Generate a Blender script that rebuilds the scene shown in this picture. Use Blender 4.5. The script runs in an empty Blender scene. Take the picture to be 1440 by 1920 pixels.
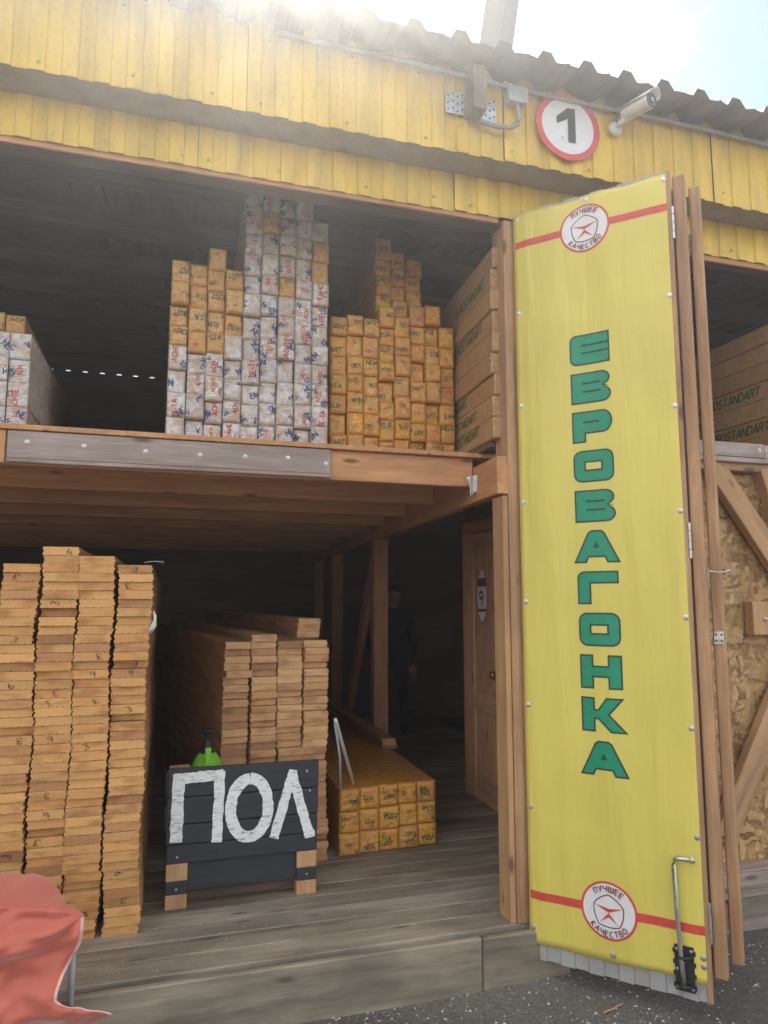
import bpy, bmesh, math, random
from mathutils import Vector, Matrix
from mathutils.geometry import tessellate_polygon
random.seed(7)
S = bpy.context.scene
C = S.collection
R = math.radians

# ------------------------------------------------------------------ camera
FPX = 1330.0
CAMH = 1.55
YAW = R(16.7)
PIT = math.atan(164 / FPX)
cam = bpy.data.cameras.new("camera")
camo = bpy.data.objects.new("camera", cam)
C.objects.link(camo)
cam.sensor_fit = 'VERTICAL'
cam.sensor_height = 36.0
cam.lens = FPX / 1920 * 36.0
cam.clip_start = 0.05
cam.clip_end = 2000
camo.location = (0, 0, CAMH)
camo.rotation_euler = (R(90) + PIT, 0, -YAW)
S.camera = camo

# ------------------------------------------------------------------ world, sun, exposure
SUN_EL, SUN_AZ = R(46.5), R(3.0)          # azimuth measured clockwise from +Y
W = bpy.data.worlds.new("World")
S.world = W
W.use_nodes = True
wt = W.node_tree
for n in list(wt.nodes):
    wt.nodes.remove(n)
wo = wt.nodes.new('ShaderNodeOutputWorld')
wb = wt.nodes.new('ShaderNodeBackground')
sky = wt.nodes.new('ShaderNodeTexSky')
sky.sky_type = 'NISHITA'
sky.sun_disc = False
sky.sun_elevation = SUN_EL
sky.sun_rotation = SUN_AZ
sky.air_density = 1.0
sky.dust_density = 0.5
wc = wt.nodes.new('ShaderNodeTexCoord')
wm = wt.nodes.new('ShaderNodeMapping')
wm.inputs['Scale'].default_value = (1.0, 1.0, 1.7)
wm.inputs['Location'].default_value = (0.0, 0.0, 0.0)
cn = wt.nodes.new('ShaderNodeTexNoise')
cn.inputs['Scale'].default_value = 2.3
cn.inputs['Detail'].default_value = 9
cn.inputs['Roughness'].default_value = 0.56
cr = wt.nodes.new('ShaderNodeValToRGB')
cr.color_ramp.elements[0].position = 0.43
cr.color_ramp.elements[1].position = 0.60
cn2 = wt.nodes.new('ShaderNodeTexNoise')
cn2.inputs['Scale'].default_value = 4.0
cn2.inputs['Detail'].default_value = 6
cg = wt.nodes.new('ShaderNodeValToRGB')
cg.color_ramp.elements[0].position = 0.42
cg.color_ramp.elements[0].color = (2.1, 2.15, 2.25, 1)
cg.color_ramp.elements[1].position = 0.62
cg.color_ramp.elements[1].color = (27, 26.6, 25.6, 1)
cx = wt.nodes.new('ShaderNodeMix')
cx.data_type = 'RGBA'
wt.links.new(wc.outputs['Generated'], wm.inputs['Vector'])
wt.links.new(wm.outputs['Vector'], cn.inputs['Vector'])
wt.links.new(wm.outputs['Vector'], cn2.inputs['Vector'])
wt.links.new(cn.outputs['Fac'], cr.inputs['Fac'])
wt.links.new(cn2.outputs['Fac'], cg.inputs['Fac'])
wt.links.new(cr.outputs['Color'], cx.inputs[0])
wt.links.new(sky.outputs['Color'], cx.inputs[6])
wt.links.new(cg.outputs['Color'], cx.inputs[7])
wt.links.new(cx.outputs[2], wb.inputs['Color'])
wb.inputs['Strength'].default_value = 0.07
wt.links.new(wb.outputs['Background'], wo.inputs['Surface'])

sd = bpy.data.lights.new("sun", 'SUN')
sd.energy = 4.0
sd.angle = R(0.53)
sd.color = (1.0, 0.94, 0.84)
so = bpy.data.objects.new("sun", sd)
C.objects.link(so)
sdir = Vector((math.sin(SUN_AZ) * math.cos(SUN_EL), math.cos(SUN_AZ) * math.cos(SUN_EL), math.sin(SUN_EL)))
so.rotation_euler = (-sdir).to_track_quat('-Z', 'Y').to_euler()
so.location = (0, 10, 20)

S.view_settings.view_transform = 'Standard'
S.view_settings.look = 'None'
S.view_settings.gamma = 1.0
S.view_settings.exposure = 1.72
S.render.engine = 'CYCLES'
S.cycles.max_bounces = 8
S.cycles.diffuse_bounces = 6
S.render.resolution_x = 768
S.render.resolution_y = 1024

# pixel (1440 x 1920) -> point on a known plane
fw = Vector((math.sin(YAW) * math.cos(PIT), math.cos(YAW) * math.cos(PIT), math.sin(PIT)))
rt = Vector((math.cos(YAW), -math.sin(YAW), 0))
upv = rt.cross(fw)
ORG = Vector((0, 0, CAMH))
def ray(x, y): return fw + rt * ((x - 720) / FPX) - upv * ((y - 960) / FPX)
def atY(x, y, Y):
    r = ray(x, y); return ORG + r * (Y / r.y)
def atZ(x, y, Z):
    r = ray(x, y); return ORG + r * ((Z - CAMH) / r.z)

# ------------------------------------------------------------------ node helpers
def new_mat(name):
    m = bpy.data.materials.new(name)
    m.use_nodes = True
    nt = m.node_tree
    b = nt.nodes['Principled BSDF']
    return m, nt, b
def N(nt, t, **kw):
    n = nt.nodes.new(t)
    for k, v in kw.items():
        if k in n.inputs: n.inputs[k].default_value = v
        else: setattr(n, k, v)
    return n
def L(nt, a, b): nt.links.new(a, b)
def ramp(nt, fac, stops):
    r = nt.nodes.new('ShaderNodeValToRGB')
    el = r.color_ramp.elements
    while len(el) < len(stops): el.new(0.5)
    for e, (p, c) in zip(el, stops):
        e.position = p; e.color = (*c, 1) if len(c) == 3 else c
    nt.links.new(fac, r.inputs['Fac'])
    return r
def mixc(nt, fac, a, b, mode='MIX'):
    m = nt.nodes.new('ShaderNodeMix'); m.data_type = 'RGBA'; m.blend_type = mode
    for s, v in ((0, fac), (6, a), (7, b)):
        if hasattr(v, 'is_linked') or isinstance(v, bpy.types.NodeSocket): nt.links.new(v, m.inputs[s])
        elif isinstance(v, (int, float)): m.inputs[s].default_value = v
        else: m.inputs[s].default_value = (*v, 1)
    return m.outputs[2]
def math_n(nt, op, a, b=None):
    m = nt.nodes.new('ShaderNodeMath'); m.operation = op
    for i, v in enumerate((a, b)):
        if v is None: continue
        if isinstance(v, bpy.types.NodeSocket): nt.links.new(v, m.inputs[i])
        else: m.inputs[i].default_value = v
    return m.outputs[0]
def bump(nt, b, h, strength=0.3, dist=0.002):
    bp = nt.nodes.new('ShaderNodeBump')
    bp.inputs['Strength'].default_value = strength
    bp.inputs['Distance'].default_value = dist
    nt.links.new(h, bp.inputs['Height'])
    nt.links.new(bp.outputs['Normal'], b.inputs['Normal'])
def coords(nt, scale, rnd=True):
    tc = nt.nodes.new('ShaderNodeTexCoord')
    v = tc.outputs['Object']
    if rnd:
        oi = nt.nodes.new('ShaderNodeObjectInfo')
        k = math_n(nt, 'MULTIPLY', oi.outputs['Random'], 37.0)
        cb = nt.nodes.new('ShaderNodeCombineXYZ')
        for i in range(3): nt.links.new(k, cb.inputs[i])
        ad = nt.nodes.new('ShaderNodeVectorMath'); ad.operation = 'ADD'
        nt.links.new(v, ad.inputs[0]); nt.links.new(cb.outputs[0], ad.inputs[1])
        v = ad.outputs[0]
    mp = nt.nodes.new('ShaderNodeMapping')
    mp.inputs['Scale'].default_value = scale
    nt.links.new(v, mp.inputs['Vector'])
    return mp.outputs['Vector']
def plain(name, col, rough=0.6, metal=0.0, var=0.15, scale=25, bmp=0.15):
    m, nt, b = new_mat(name)
    n = N(nt, 'ShaderNodeTexNoise', Scale=1.0, Detail=5.0)
    L(nt, coords(nt, (scale,) * 3), n.inputs['Vector'])
    c2 = tuple(max(0, c * (1 - var * 2)) for c in col)
    c3 = tuple(min(1, c * (1 + var)) for c in col)
    L(nt, ramp(nt, n.outputs['Fac'], [(0.3, c2), (0.65, c3)]).outputs[0], b.inputs['Base Color'])
    b.inputs['Roughness'].default_value = rough
    b.inputs['Metallic'].default_value = metal
    if bmp: bump(nt, b, n.outputs['Fac'], bmp, 0.001)
    return m

WOODC = {
    'pine':   ((0.48, 0.25, 0.11), (0.66, 0.39, 0.19), 0.08),
    'beam':   ((0.54, 0.245, 0.095), (0.70, 0.36, 0.165), 0.08),
    'door':   ((0.54, 0.28, 0.15), (0.68, 0.40, 0.24), 0.08),
    'frame':  ((0.42, 0.22, 0.11), (0.62, 0.37, 0.19), 0.10),
    'grey':   ((0.40, 0.30, 0.26), (0.58, 0.46, 0.41), 0.14),
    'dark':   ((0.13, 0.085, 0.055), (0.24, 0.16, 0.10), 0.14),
    'floor':  ((0.30, 0.25, 0.19), (0.48, 0.41, 0.32), 0.18),
    'sill':   ((0.30, 0.25, 0.19), (0.48, 0.41, 0.31), 0.2),
}
_wood = {}
def wood(kind, axis):
    key = (kind, axis)
    if key in _wood: return _wood[key]
    a, c, dv = WOODC[kind]
    m, nt, b = new_mat('wood_%s_%s' % key)
    def sc(al, ac): return tuple(al if i == 'xyz'.index(axis) else ac for i in range(3))
    v = coords(nt, sc(1.6, 26))
    dn = N(nt, 'ShaderNodeTexNoise', Scale=1.0, Detail=3.0)
    L(nt, coords(nt, sc(1.5, 6)), dn.inputs['Vector'])
    ad = nt.nodes.new('ShaderNodeVectorMath'); ad.operation = 'ADD'
    sv = nt.nodes.new('ShaderNodeVectorMath'); sv.operation = 'SCALE'; sv.inputs['Scale'].default_value = 2.2
    L(nt, dn.outputs['Color'], sv.inputs[0]); L(nt, v, ad.inputs[0]); L(nt, sv.outputs[0], ad.inputs[1])
    g = N(nt, 'ShaderNodeTexNoise', Scale=1.0, Detail=6.0, Roughness=0.65)
    L(nt, ad.outputs[0], g.inputs['Vector'])
    f = N(nt, 'ShaderNodeTexNoise', Scale=1.0, Detail=3.0)
    L(nt, coords(nt, sc(6, 220)), f.inputs['Vector'])
    col = ramp(nt, g.outputs['Fac'], [(0.32, a), (0.62, c)]).outputs[0]
    fine = ramp(nt, f.outputs['Fac'], [(0.3, (0.72, 0.70, 0.68)), (0.6, (1, 1, 1))]).outputs[0]
    col = mixc(nt, 0.6, col, fine, 'MULTIPLY')
    # knots
    vo = N(nt, 'ShaderNodeTexVoronoi', Scale=1.0)
    L(nt, coords(nt, sc(2.6, 9)), vo.inputs['Vector'])
    kn = ramp(nt, vo.outputs['Distance'], [(0.06, (1, 1, 1)), (0.13, (0, 0, 0))]).outputs[0]
    kc = (0.11, 0.05, 0.025) if kind not in ('grey', 'floor', 'sill') else (0.12, 0.10, 0.085)
    col = mixc(nt, math_n(nt, 'MULTIPLY', kn, 0.8), col, kc)
    # dirt patches
    d2 = N(nt, 'ShaderNodeTexNoise', Scale=1.0, Detail=6.0)
    L(nt, coords(nt, sc(2.2, 5)), d2.inputs['Vector'])
    dirt = ramp(nt, d2.outputs['Fac'], [(0.42, (1 - dv * 2.2,) * 3), (0.62, (1, 1, 1))]).outputs[0]
    col = mixc(nt, 1.0, col, dirt, 'MULTIPLY')
    oi = nt.nodes.new('ShaderNodeObjectInfo')
    tint = ramp(nt, oi.outputs['Random'], [(0, (1 - dv * 1.6, 1 - dv * 1.8, 1 - dv * 2)), (1, (1, 1, 1))]).outputs[0]
    col = mixc(nt, 1.0, col, tint, 'MULTIPLY')
    L(nt, col, b.inputs['Base Color'])
    b.inputs['Roughness'].default_value = 0.68
    h = math_n(nt, 'ADD', g.outputs['Fac'], math_n(nt, 'MULTIPLY', f.outputs['Fac'], 0.6))
    bump(nt, b, h, 0.35, 0.0015)
    _wood[key] = m
    return m

def endgrain(name, c1, c2, c3):
    m, nt, b = new_mat(name)
    oi = nt.nodes.new('ShaderNodeObjectInfo')
    base = ramp(nt, oi.outputs['Random'], [(0.0, c2), (0.10, c1), (0.28, tuple(min(.85, c * 1.12) for c in c1)), (0.36, c3), (0.52, c1), (0.60, tuple(c * .62 for c in c2)), (0.66, c3), (0.80, c1), (0.90, c2), (1.0, c1)]).outputs[0]
    tc = nt.nodes.new('ShaderNodeTexCoord')
    mp = nt.nodes.new('ShaderNodeMapping')
    cb = nt.nodes.new('ShaderNodeCombineXYZ')
    r2 = math_n(nt, 'FRACT', math_n(nt, 'MULTIPLY', oi.outputs['Random'], 17.3))
    r3 = math_n(nt, 'FRACT', math_n(nt, 'MULTIPLY', oi.outputs['Random'], 53.7))
    L(nt, math_n(nt, 'SUBTRACT', math_n(nt, 'MULTIPLY', r2, 0.3), 0.15), cb.inputs[0])
    L(nt, math_n(nt, 'SUBTRACT', math_n(nt, 'MULTIPLY', r3, 0.16), 0.12), cb.inputs[2])
    L(nt, tc.outputs['Object'], mp.inputs['Vector']); L(nt, cb.outputs[0], mp.inputs['Location'])
    wv = N(nt, 'ShaderNodeTexWave', Scale=62.0, Distortion=1.6, Detail=2.0)
    wv.wave_type = 'RINGS'; wv.rings_direction = 'Y'
    L(nt, mp.outputs['Vector'], wv.inputs['Vector'])
    rg = ramp(nt, wv.outputs['Fac'], [(0.2, (0.76, 0.68, 0.58)), (0.7, (1, 1, 1))]).outputs[0]
    col = mixc(nt, 0.85, base, rg, 'MULTIPLY')
    nz = N(nt, 'ShaderNodeTexNoise', Scale=1.0, Detail=6.0)
    L(nt, coords(nt, (9, 9, 26)), nz.inputs['Vector'])
    st = ramp(nt, nz.outputs['Fac'], [(0.33, (0.62, 0.52, 0.45)), (0.50, (1, 1, 1))]).outputs[0]
    col = mixc(nt, 0.8, col, st, 'MULTIPLY')
    sp = N(nt, 'ShaderNodeTexNoise', Scale=1.0, Detail=4.0)
    L(nt, coords(nt, (260, 260, 420)), sp.inputs['Vector'])
    col = mixc(nt, 0.4, col, ramp(nt, sp.outputs['Fac'], [(0.35, (0.7, 0.66, 0.6)), (0.6, (1, 1, 1))]).outputs[0], 'MULTIPLY')
    L(nt, col, b.inputs['Base Color'])
    b.inputs['Roughness'].default_value = 0.8
    bump(nt, b, sp.outputs['Fac'], 0.4, 0.001)
    return m

def film(name, stops, wood_c, see, gloss=0.3):
    """printed plastic film wrapped over board ends: crumpled, half see-through milky layer"""
    m, nt, b = new_mat(name)
    oi = nt.nodes.new('ShaderNodeObjectInfo')
    base = ramp(nt, oi.outputs['Random'], stops).outputs[0]
    n1 = N(nt, 'ShaderNodeTexNoise', Scale=1.0, Detail=4.0, Distortion=0.8)
    L(nt, coords(nt, (16, 16, 22)), n1.inputs['Vector'])
    k = ramp(nt, n1.outputs['Fac'], [(0.40, (0, 0, 0)), (0.62, (see,) * 3)]).outputs[0]
    col = mixc(nt, k, base, wood_c)
    w = N(nt, 'ShaderNodeTexNoise', Scale=1.0, Detail=7.0, Distortion=2.6, Roughness=0.6)
    L(nt, coords(nt, (26, 26, 30)), w.inputs['Vector'])
    rdg = math_n(nt, 'ABSOLUTE', math_n(nt, 'SUBTRACT', w.outputs['Fac'], 0.5))
    crease = ramp(nt, rdg, [(0.0, (0.45, 0.43, 0.43)), (0.045, (1, 1, 1))]).outputs[0]
    col = mixc(nt, 0.5, col, crease, 'MULTIPLY')
    tcz = nt.nodes.new('ShaderNodeTexCoord'); sz_ = nt.nodes.new('ShaderNodeSeparateXYZ'); L(nt, tcz.outputs['Object'], sz_.inputs[0])
    ln_ = math_n(nt, 'ADD', math_n(nt, 'MULTIPLY', sz_.outputs[2], 88.0), math_n(nt, 'MULTIPLY', n1.outputs['Fac'], 1.1))
    edge = math_n(nt, 'ABSOLUTE', math_n(nt, 'SUBTRACT', math_n(nt, 'FRACT', ln_), 0.5))
    seam = ramp(nt, edge, [(0.40, (1, 1, 1)), (0.47, (0.42, 0.36, 0.33))]).outputs[0]
    n3 = N(nt, 'ShaderNodeTexNoise', Scale=1.0, Detail=3.0); L(nt, coords(nt, (11, 11, 11)), n3.inputs['Vector'])
    col = mixc(nt, ramp(nt, n3.outputs['Fac'], [(0.40, (0, 0, 0)), (0.60, (0.85,) * 3)]).outputs[0], col, mixc(nt, 1.0, col, seam, 'MULTIPLY'))
    n4 = N(nt, 'ShaderNodeTexNoise', Scale=1.0, Detail=4.0, Distortion=1.5); L(nt, coords(nt, (30, 30, 45)), n4.inputs['Vector'])
    col = mixc(nt, ramp(nt, n4.outputs['Fac'], [(0.54, (0, 0, 0)), (0.66, (0.55,) * 3)]).outputs[0], col, tuple(c * .62 for c in wood_c))
    L(nt, col, b.inputs['Base Color'])
    b.inputs['Roughness'].default_value = gloss
    bump(nt, b, math_n(nt, 'ADD', w.outputs['Fac'], math_n(nt, 'MULTIPLY', rdg, 2.0)), 0.9, 0.004)
    return m

def metal_paint(name, col, rough, streak=0.12):
    m, nt, b = new_mat(name)
    n = N(nt, 'ShaderNodeTexNoise', Scale=1.0, Detail=5.0)
    L(nt, coords(nt, (9, 9, 1.8)), n.inputs['Vector'])
    n2 = N(nt, 'ShaderNodeTexNoise', Scale=1.0, Detail=6.0)
    L(nt, coords(nt, (60, 60, 40)), n2.inputs['Vector'])
    c = mixc(nt, 1.0, col, ramp(nt, n.outputs['Fac'], [(0.3, (1 - streak * 2,) * 3), (0.6, (1, 1, 1))]).outputs[0], 'MULTIPLY')
    c = mixc(nt, 0.5, c, ramp(nt, n2.outputs['Fac'], [(0.28, (0.72, 0.68, 0.6)), (0.45, (1, 1, 1))]).outputs[0], 'MULTIPLY')
    L(nt, c, b.inputs['Base Color'])
    b.inputs['Roughness'].default_value = rough
    bump(nt, b, n2.outputs['Fac'], 0.12, 0.001)
    return m

M = {}
M['yellow'] = metal_paint('yellow_sheet_paint', (0.76, 0.49, 0.055), 0.42, 0.16)
M['greysheet'] = metal_paint('grey_sheet_paint', (0.40, 0.38, 0.37), 0.5)
M['rooftin'] = metal_paint('roof_sheet_paint', (0.12, 0.088, 0.03), 0.6, 0.2)
M['soffit'] = metal_paint('soffit_sheet', (0.33, 0.28, 0.20), 0.6)
M['banner'] = plain('banner_vinyl', (0.70, 0.58, 0.115), 0.42, 0, 0.04, 2.2, 0.0)
_b = M['banner'].node_tree; _p = _b.nodes['Principled BSDF']
_n = N(_b, 'ShaderNodeTexNoise', Scale=1.0, Detail=3.0, Distortion=0.6); L(_b, coords(_b, (9, 9, 1.3)), _n.inputs['Vector'])
_n2 = N(_b, 'ShaderNodeTexNoise', Scale=1.0, Detail=5.0, Distortion=1.4); L(_b, coords(_b, (5, 5, 7)), _n2.inputs['Vector'])
_r = math_n(_b, 'ABSOLUTE', math_n(_b, 'SUBTRACT', _n2.outputs['Fac'], 0.5))
_c = ramp(_b, _r, [(0.0, (1, 1, 1)), (0.03, (0, 0, 0))]).outputs[0]
bump(_b, _p, math_n(_b, 'ADD', _n.outputs['Fac'], math_n(_b, 'MULTIPLY', _c, 0.015)), 0.6, 0.022)
M['bgreen'] = plain('print_green', (0.006, 0.27, 0.14), 0.45, 0, 0.05, 30, 0)
M['bdark'] = plain('print_dark', (0.02, 0.045, 0.045), 0.45, 0, 0.05, 30, 0)
M['bred'] = plain('print_red', (0.62, 0.07, 0.055), 0.45, 0, 0.06, 30, 0)
M['bwhite'] = plain('print_white', (0.74, 0.72, 0.72), 0.45, 0, 0.03, 30, 0)
M['bbrown'] = plain('print_maroon', (0.20, 0.03, 0.03), 0.45, 0, 0.05, 30, 0)
M['steel'] = plain('zinc_steel', (0.55, 0.55, 0.54), 0.38, 0.85, 0.12, 60, 0.1)
M['darksteel'] = plain('dark_steel', (0.05, 0.05, 0.048), 0.5, 0.6, 0.15, 60, 0.1)
M['white_plastic'] = plain('white_plastic', (0.66, 0.64, 0.60), 0.4, 0, 0.06, 30, 0.05)
M['grey_plastic'] = plain('grey_plastic', (0.36, 0.36, 0.35), 0.45, 0, 0.08, 30, 0.05)
M['black_glass'] = plain('black_glass', (0.01, 0.01, 0.012), 0.12, 0, 0.05, 30, 0)
M['ink'] = plain('marker_ink', (0.03, 0.022, 0.018), 0.6, 0, 0.1, 90, 0)
M['black_paint'] = plain('black_board_paint', (0.020, 0.022, 0.028), 0.55, 0, 0.25, 18, 0.4)
M['white_paint'] = plain('white_brush_paint', (0.80, 0.80, 0.79), 0.6, 0, 0.10, 60, 0.5)
_b = M['white_paint'].node_tree; _p = _b.nodes['Principled BSDF']
_n = N(_b, 'ShaderNodeTexNoise', Scale=1.0, Detail=6.0, Roughness=0.7); L(_b, coords(_b, (30, 30, 110)), _n.inputs['Vector'])
L(_b, ramp(_b, _n.outputs['Fac'], [(0.33, (0.10, 0.10, 0.11)), (0.40, (0.62, 0.62, 0.61)), (0.55, (0.82, 0.82, 0.81))]).outputs[0], _p.inputs['Base Color'])
_b = M['black_paint'].node_tree; _p = _b.nodes['Principled BSDF']
_n = N(_b, 'ShaderNodeTexNoise', Scale=1.0, Detail=8.0, Roughness=0.75); L(_b, coords(_b, (7, 30, 60)), _n.inputs['Vector'])
L(_b, ramp(_b, _n.outputs['Fac'], [(0.3, (0.014, 0.016, 0.020)), (0.6, (0.036, 0.039, 0.046)), (0.70, (0.06, 0.058, 0.056)), (0.76, (0.22, 0.17, 0.12))]).outputs[0], _p.inputs['Base Color'])
M['film_white'] = film('white_printed_film', [(0, (0.62, 0.58, 0.56)), (0.5, (0.74, 0.70, 0.68)), (1, (0.80, 0.76, 0.74))], (0.56, 0.36, 0.22), 0.75)
M['film_yellow'] = film('amber_printed_film', [(0, (0.80, 0.38, 0.035)), (0.4, (0.84, 0.45, 0.06)), (0.75, (0.78, 0.40, 0.10)), (1, (0.72, 0.32, 0.06))], (0.62, 0.27, 0.09), 0.7, 0.25)
M['film_orange'] = film('orange_printed_film', [(0, (0.70, 0.38, 0.11)), (1, (0.76, 0.47, 0.17))], (0.62, 0.30, 0.12), 0.6, 0.25)
M['p_red'] = plain('film_print_red', (0.55, 0.06, 0.045), 0.4, 0, 0.25, 150, 0)
M['p_orange'] = plain('film_print_orange', (0.62, 0.16, 0.04), 0.4, 0, 0.25, 150, 0)
M['p_blue'] = plain('film_print_blue', (0.035, 0.075, 0.22), 0.4, 0, 0.25, 150, 0)
M['p_green'] = plain('film_print_green', (0.02, 0.11, 0.04), 0.4, 0, 0.25, 150, 0)
M['end_l'] = endgrain('pine_end_grain', (0.76, 0.43, 0.16), (0.56, 0.28, 0.13), (0.72, 0.36, 0.13))
M['end_m'] = endgrain('pine_end_grain_pink', (0.78, 0.46, 0.23), (0.58, 0.30, 0.15), (0.72, 0.38, 0.17))
M['green_p'] = plain('sprayer_green_plastic', (0.20, 0.55, 0.035), 0.3, 0, 0.06, 20, 0)
M['black_p'] = plain('black_plastic', (0.018, 0.018, 0.018), 0.4, 0, 0.1, 20, 0)
M['rag'] = plain('white_cotton', (0.68, 0.66, 0.63), 0.9, 0, 0.12, 60, 0.5)
M['skin'] = plain('skin', (0.42, 0.22, 0.15), 0.55, 0, 0.05, 30, 0.05)
M['hair'] = plain('dark_hair', (0.02, 0.015, 0.012), 0.6, 0, 0.2, 80, 0.4)
M['navy'] = plain('navy_workwear', (0.010, 0.012, 0.026), 0.85, 0, 0.15, 40, 0.4)
M['shoe'] = plain('worn_shoe', (0.10, 0.10, 0.10), 0.6, 0, 0.15, 40, 0.2)
M['bracket'] = plain('galvanised_plate', (0.50, 0.51, 0.52), 0.35, 0.7, 0.15, 30, 0.1)
M['pipegrey'] = plain('conduit_grey', (0.30, 0.28, 0.24), 0.55, 0, 0.08, 20, 0.05)
M['flue'] = metal_paint('flue_sheet', (0.12, 0.10, 0.095), 0.55)

def osb():
    m, nt, b = new_mat('osb_board')
    nd = N(nt, 'ShaderNodeTexNoise', Scale=1.0, Detail=2.0)
    L(nt, coords(nt, (7, 7, 7)), nd.inputs['Vector'])
    cols = []
    hs = None
    for sc, rot in (((34, 34, 12), 0.5), ((14, 14, 40), -0.35)):
        v = coords(nt, sc)
        mp = nt.nodes.new('ShaderNodeMapping'); mp.inputs['Rotation'].default_value = (0, rot, 0)
        ad = nt.nodes.new('ShaderNodeVectorMath'); ad.operation = 'ADD'
        s2 = nt.nodes.new('ShaderNodeVectorMath'); s2.operation = 'SCALE'; s2.inputs['Scale'].default_value = 3.5
        L(nt, nd.outputs['Color'], s2.inputs[0]); L(nt, v, mp.inputs['Vector'])
        L(nt, mp.outputs['Vector'], ad.inputs[0]); L(nt, s2.outputs[0], ad.inputs[1])
        vo = N(nt, 'ShaderNodeTexVoronoi', Scale=1.0)
        L(nt, ad.outputs[0], vo.inputs['Vector'])
        sp = nt.nodes.new('ShaderNodeSeparateColor'); L(nt, vo.outputs['Color'], sp.inputs['Color'])
        cols.append((sp.outputs[0], vo.outputs['Distance']))
    a = ramp(nt, cols[0][0], [(0, (0.24, 0.115, 0.035)), (0.35, (0.40, 0.22, 0.075)), (0.75, (0.54, 0.33, 0.13)), (1, (0.64, 0.44, 0.22))]).outputs[0]
    c = ramp(nt, cols[1][0], [(0, (0.20, 0.10, 0.035)), (0.5, (0.46, 0.27, 0.10)), (1, (0.62, 0.42, 0.20))]).outputs[0]
    sel = N(nt, 'ShaderNodeTexNoise', Scale=1.0, Detail=3.0); L(nt, coords(nt, (18, 18, 18)), sel.inputs['Vector'])
    col = mixc(nt, ramp(nt, sel.outputs['Fac'], [(0.47, (0, 0, 0)), (0.53, (1, 1, 1))]).outputs[0], a, c)
    f = N(nt, 'ShaderNodeTexNoise', Scale=1.0, Detail=4.0); L(nt, coords(nt, (120, 120, 60)), f.inputs['Vector'])
    col = mixc(nt, 0.7, col, ramp(nt, f.outputs['Fac'], [(0.33, (0.5, 0.45, 0.4)), (0.6, (1, 1, 1))]).outputs[0], 'MULTIPLY')
    L(nt, col, b.inputs['Base Color']); b.inputs['Roughness'].default_value = 0.6
    bump(nt, b, math_n(nt, 'ADD', cols[0][0], cols[1][0]), 0.5, 0.003)
    return m
M['osb'] = osb()

def asphalt():
    m, nt, b = new_mat('dusty_asphalt')
    big = N(nt, 'ShaderNodeTexNoise', Scale=1.0, Detail=6.0); L(nt, coords(nt, (1.1,) * 3, False), big.inputs['Vector'])
    fine = N(nt, 'ShaderNodeTexNoise', Scale=1.0, Detail=4.0, Roughness=0.8); L(nt, coords(nt, (70,) * 3, False), fine.inputs['Vector'])
    vo = N(nt, 'ShaderNodeTexVoronoi', Scale=1.0); L(nt, coords(nt, (95,) * 3, False), vo.inputs['Vector'])
    sp = nt.nodes.new('ShaderNodeSeparateColor'); L(nt, vo.outputs['Color'], sp.inputs['Color'])
    base = ramp(nt, big.outputs['Fac'], [(0.3, (0.085, 0.080, 0.070)), (0.7, (0.20, 0.185, 0.155))]).outputs[0]
    base = mixc(nt, 1.0, base, ramp(nt, fine.outputs['Fac'], [(0.3, (0.45,) * 3), (0.7, (1.35,) * 3)]).outputs[0], 'MULTIPLY')
    grit = ramp(nt, sp.outputs[0], [(0.82, (0, 0, 0)), (0.9, (1, 1, 1))]).outputs[0]
    core = ramp(nt, vo.outputs['Distance'], [(0.22, (1, 1, 1)), (0.34, (0, 0, 0))]).outputs[0]
    k = math_n(nt, 'MULTIPLY', math_n(nt, 'MULTIPLY', grit, core), 0.7)
    col = mixc(nt, k, base, (0.30, 0.29, 0.27))
    L(nt, col, b.inputs['Base Color']); b.inputs['Roughness'].default_value = 0.9
    h = math_n(nt, 'ADD', fine.outputs['Fac'], math_n(nt, 'MULTIPLY', vo.outputs['Distance'], -0.8))
    bump(nt, b, h, 0.9, 0.006)
    return m
M['asphalt'] = asphalt()

def cloth():
    m, nt, b = new_mat('red_nylon_cloth')
    n = N(nt, 'ShaderNodeTexNoise', Scale=1.0, Detail=4.0, Distortion=1.0); L(nt, coords(nt, (7, 7, 7), False), n.inputs['Vector'])
    L(nt, ramp(nt, n.outputs['Fac'], [(0.3, (0.46, 0.095, 0.055)), (0.7, (0.56, 0.135, 0.085))]).outputs[0], b.inputs['Base Color'])
    b.inputs['Roughness'].default_value = 0.55
    b.inputs['Sheen Weight'].default_value = 0.4
    f = N(nt, 'ShaderNodeTexNoise', Scale=1.0, Detail=3.0); L(nt, coords(nt, (40, 40, 25), False), f.inputs['Vector'])
    bump(nt, b, f.outputs['Fac'], 0.25, 0.003)
    return m
M['cloth'] = cloth()
M['hem'] = plain('pale_hem', (0.72, 0.42, 0.38), 0.7, 0, 0.06, 40, 0.2)

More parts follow.
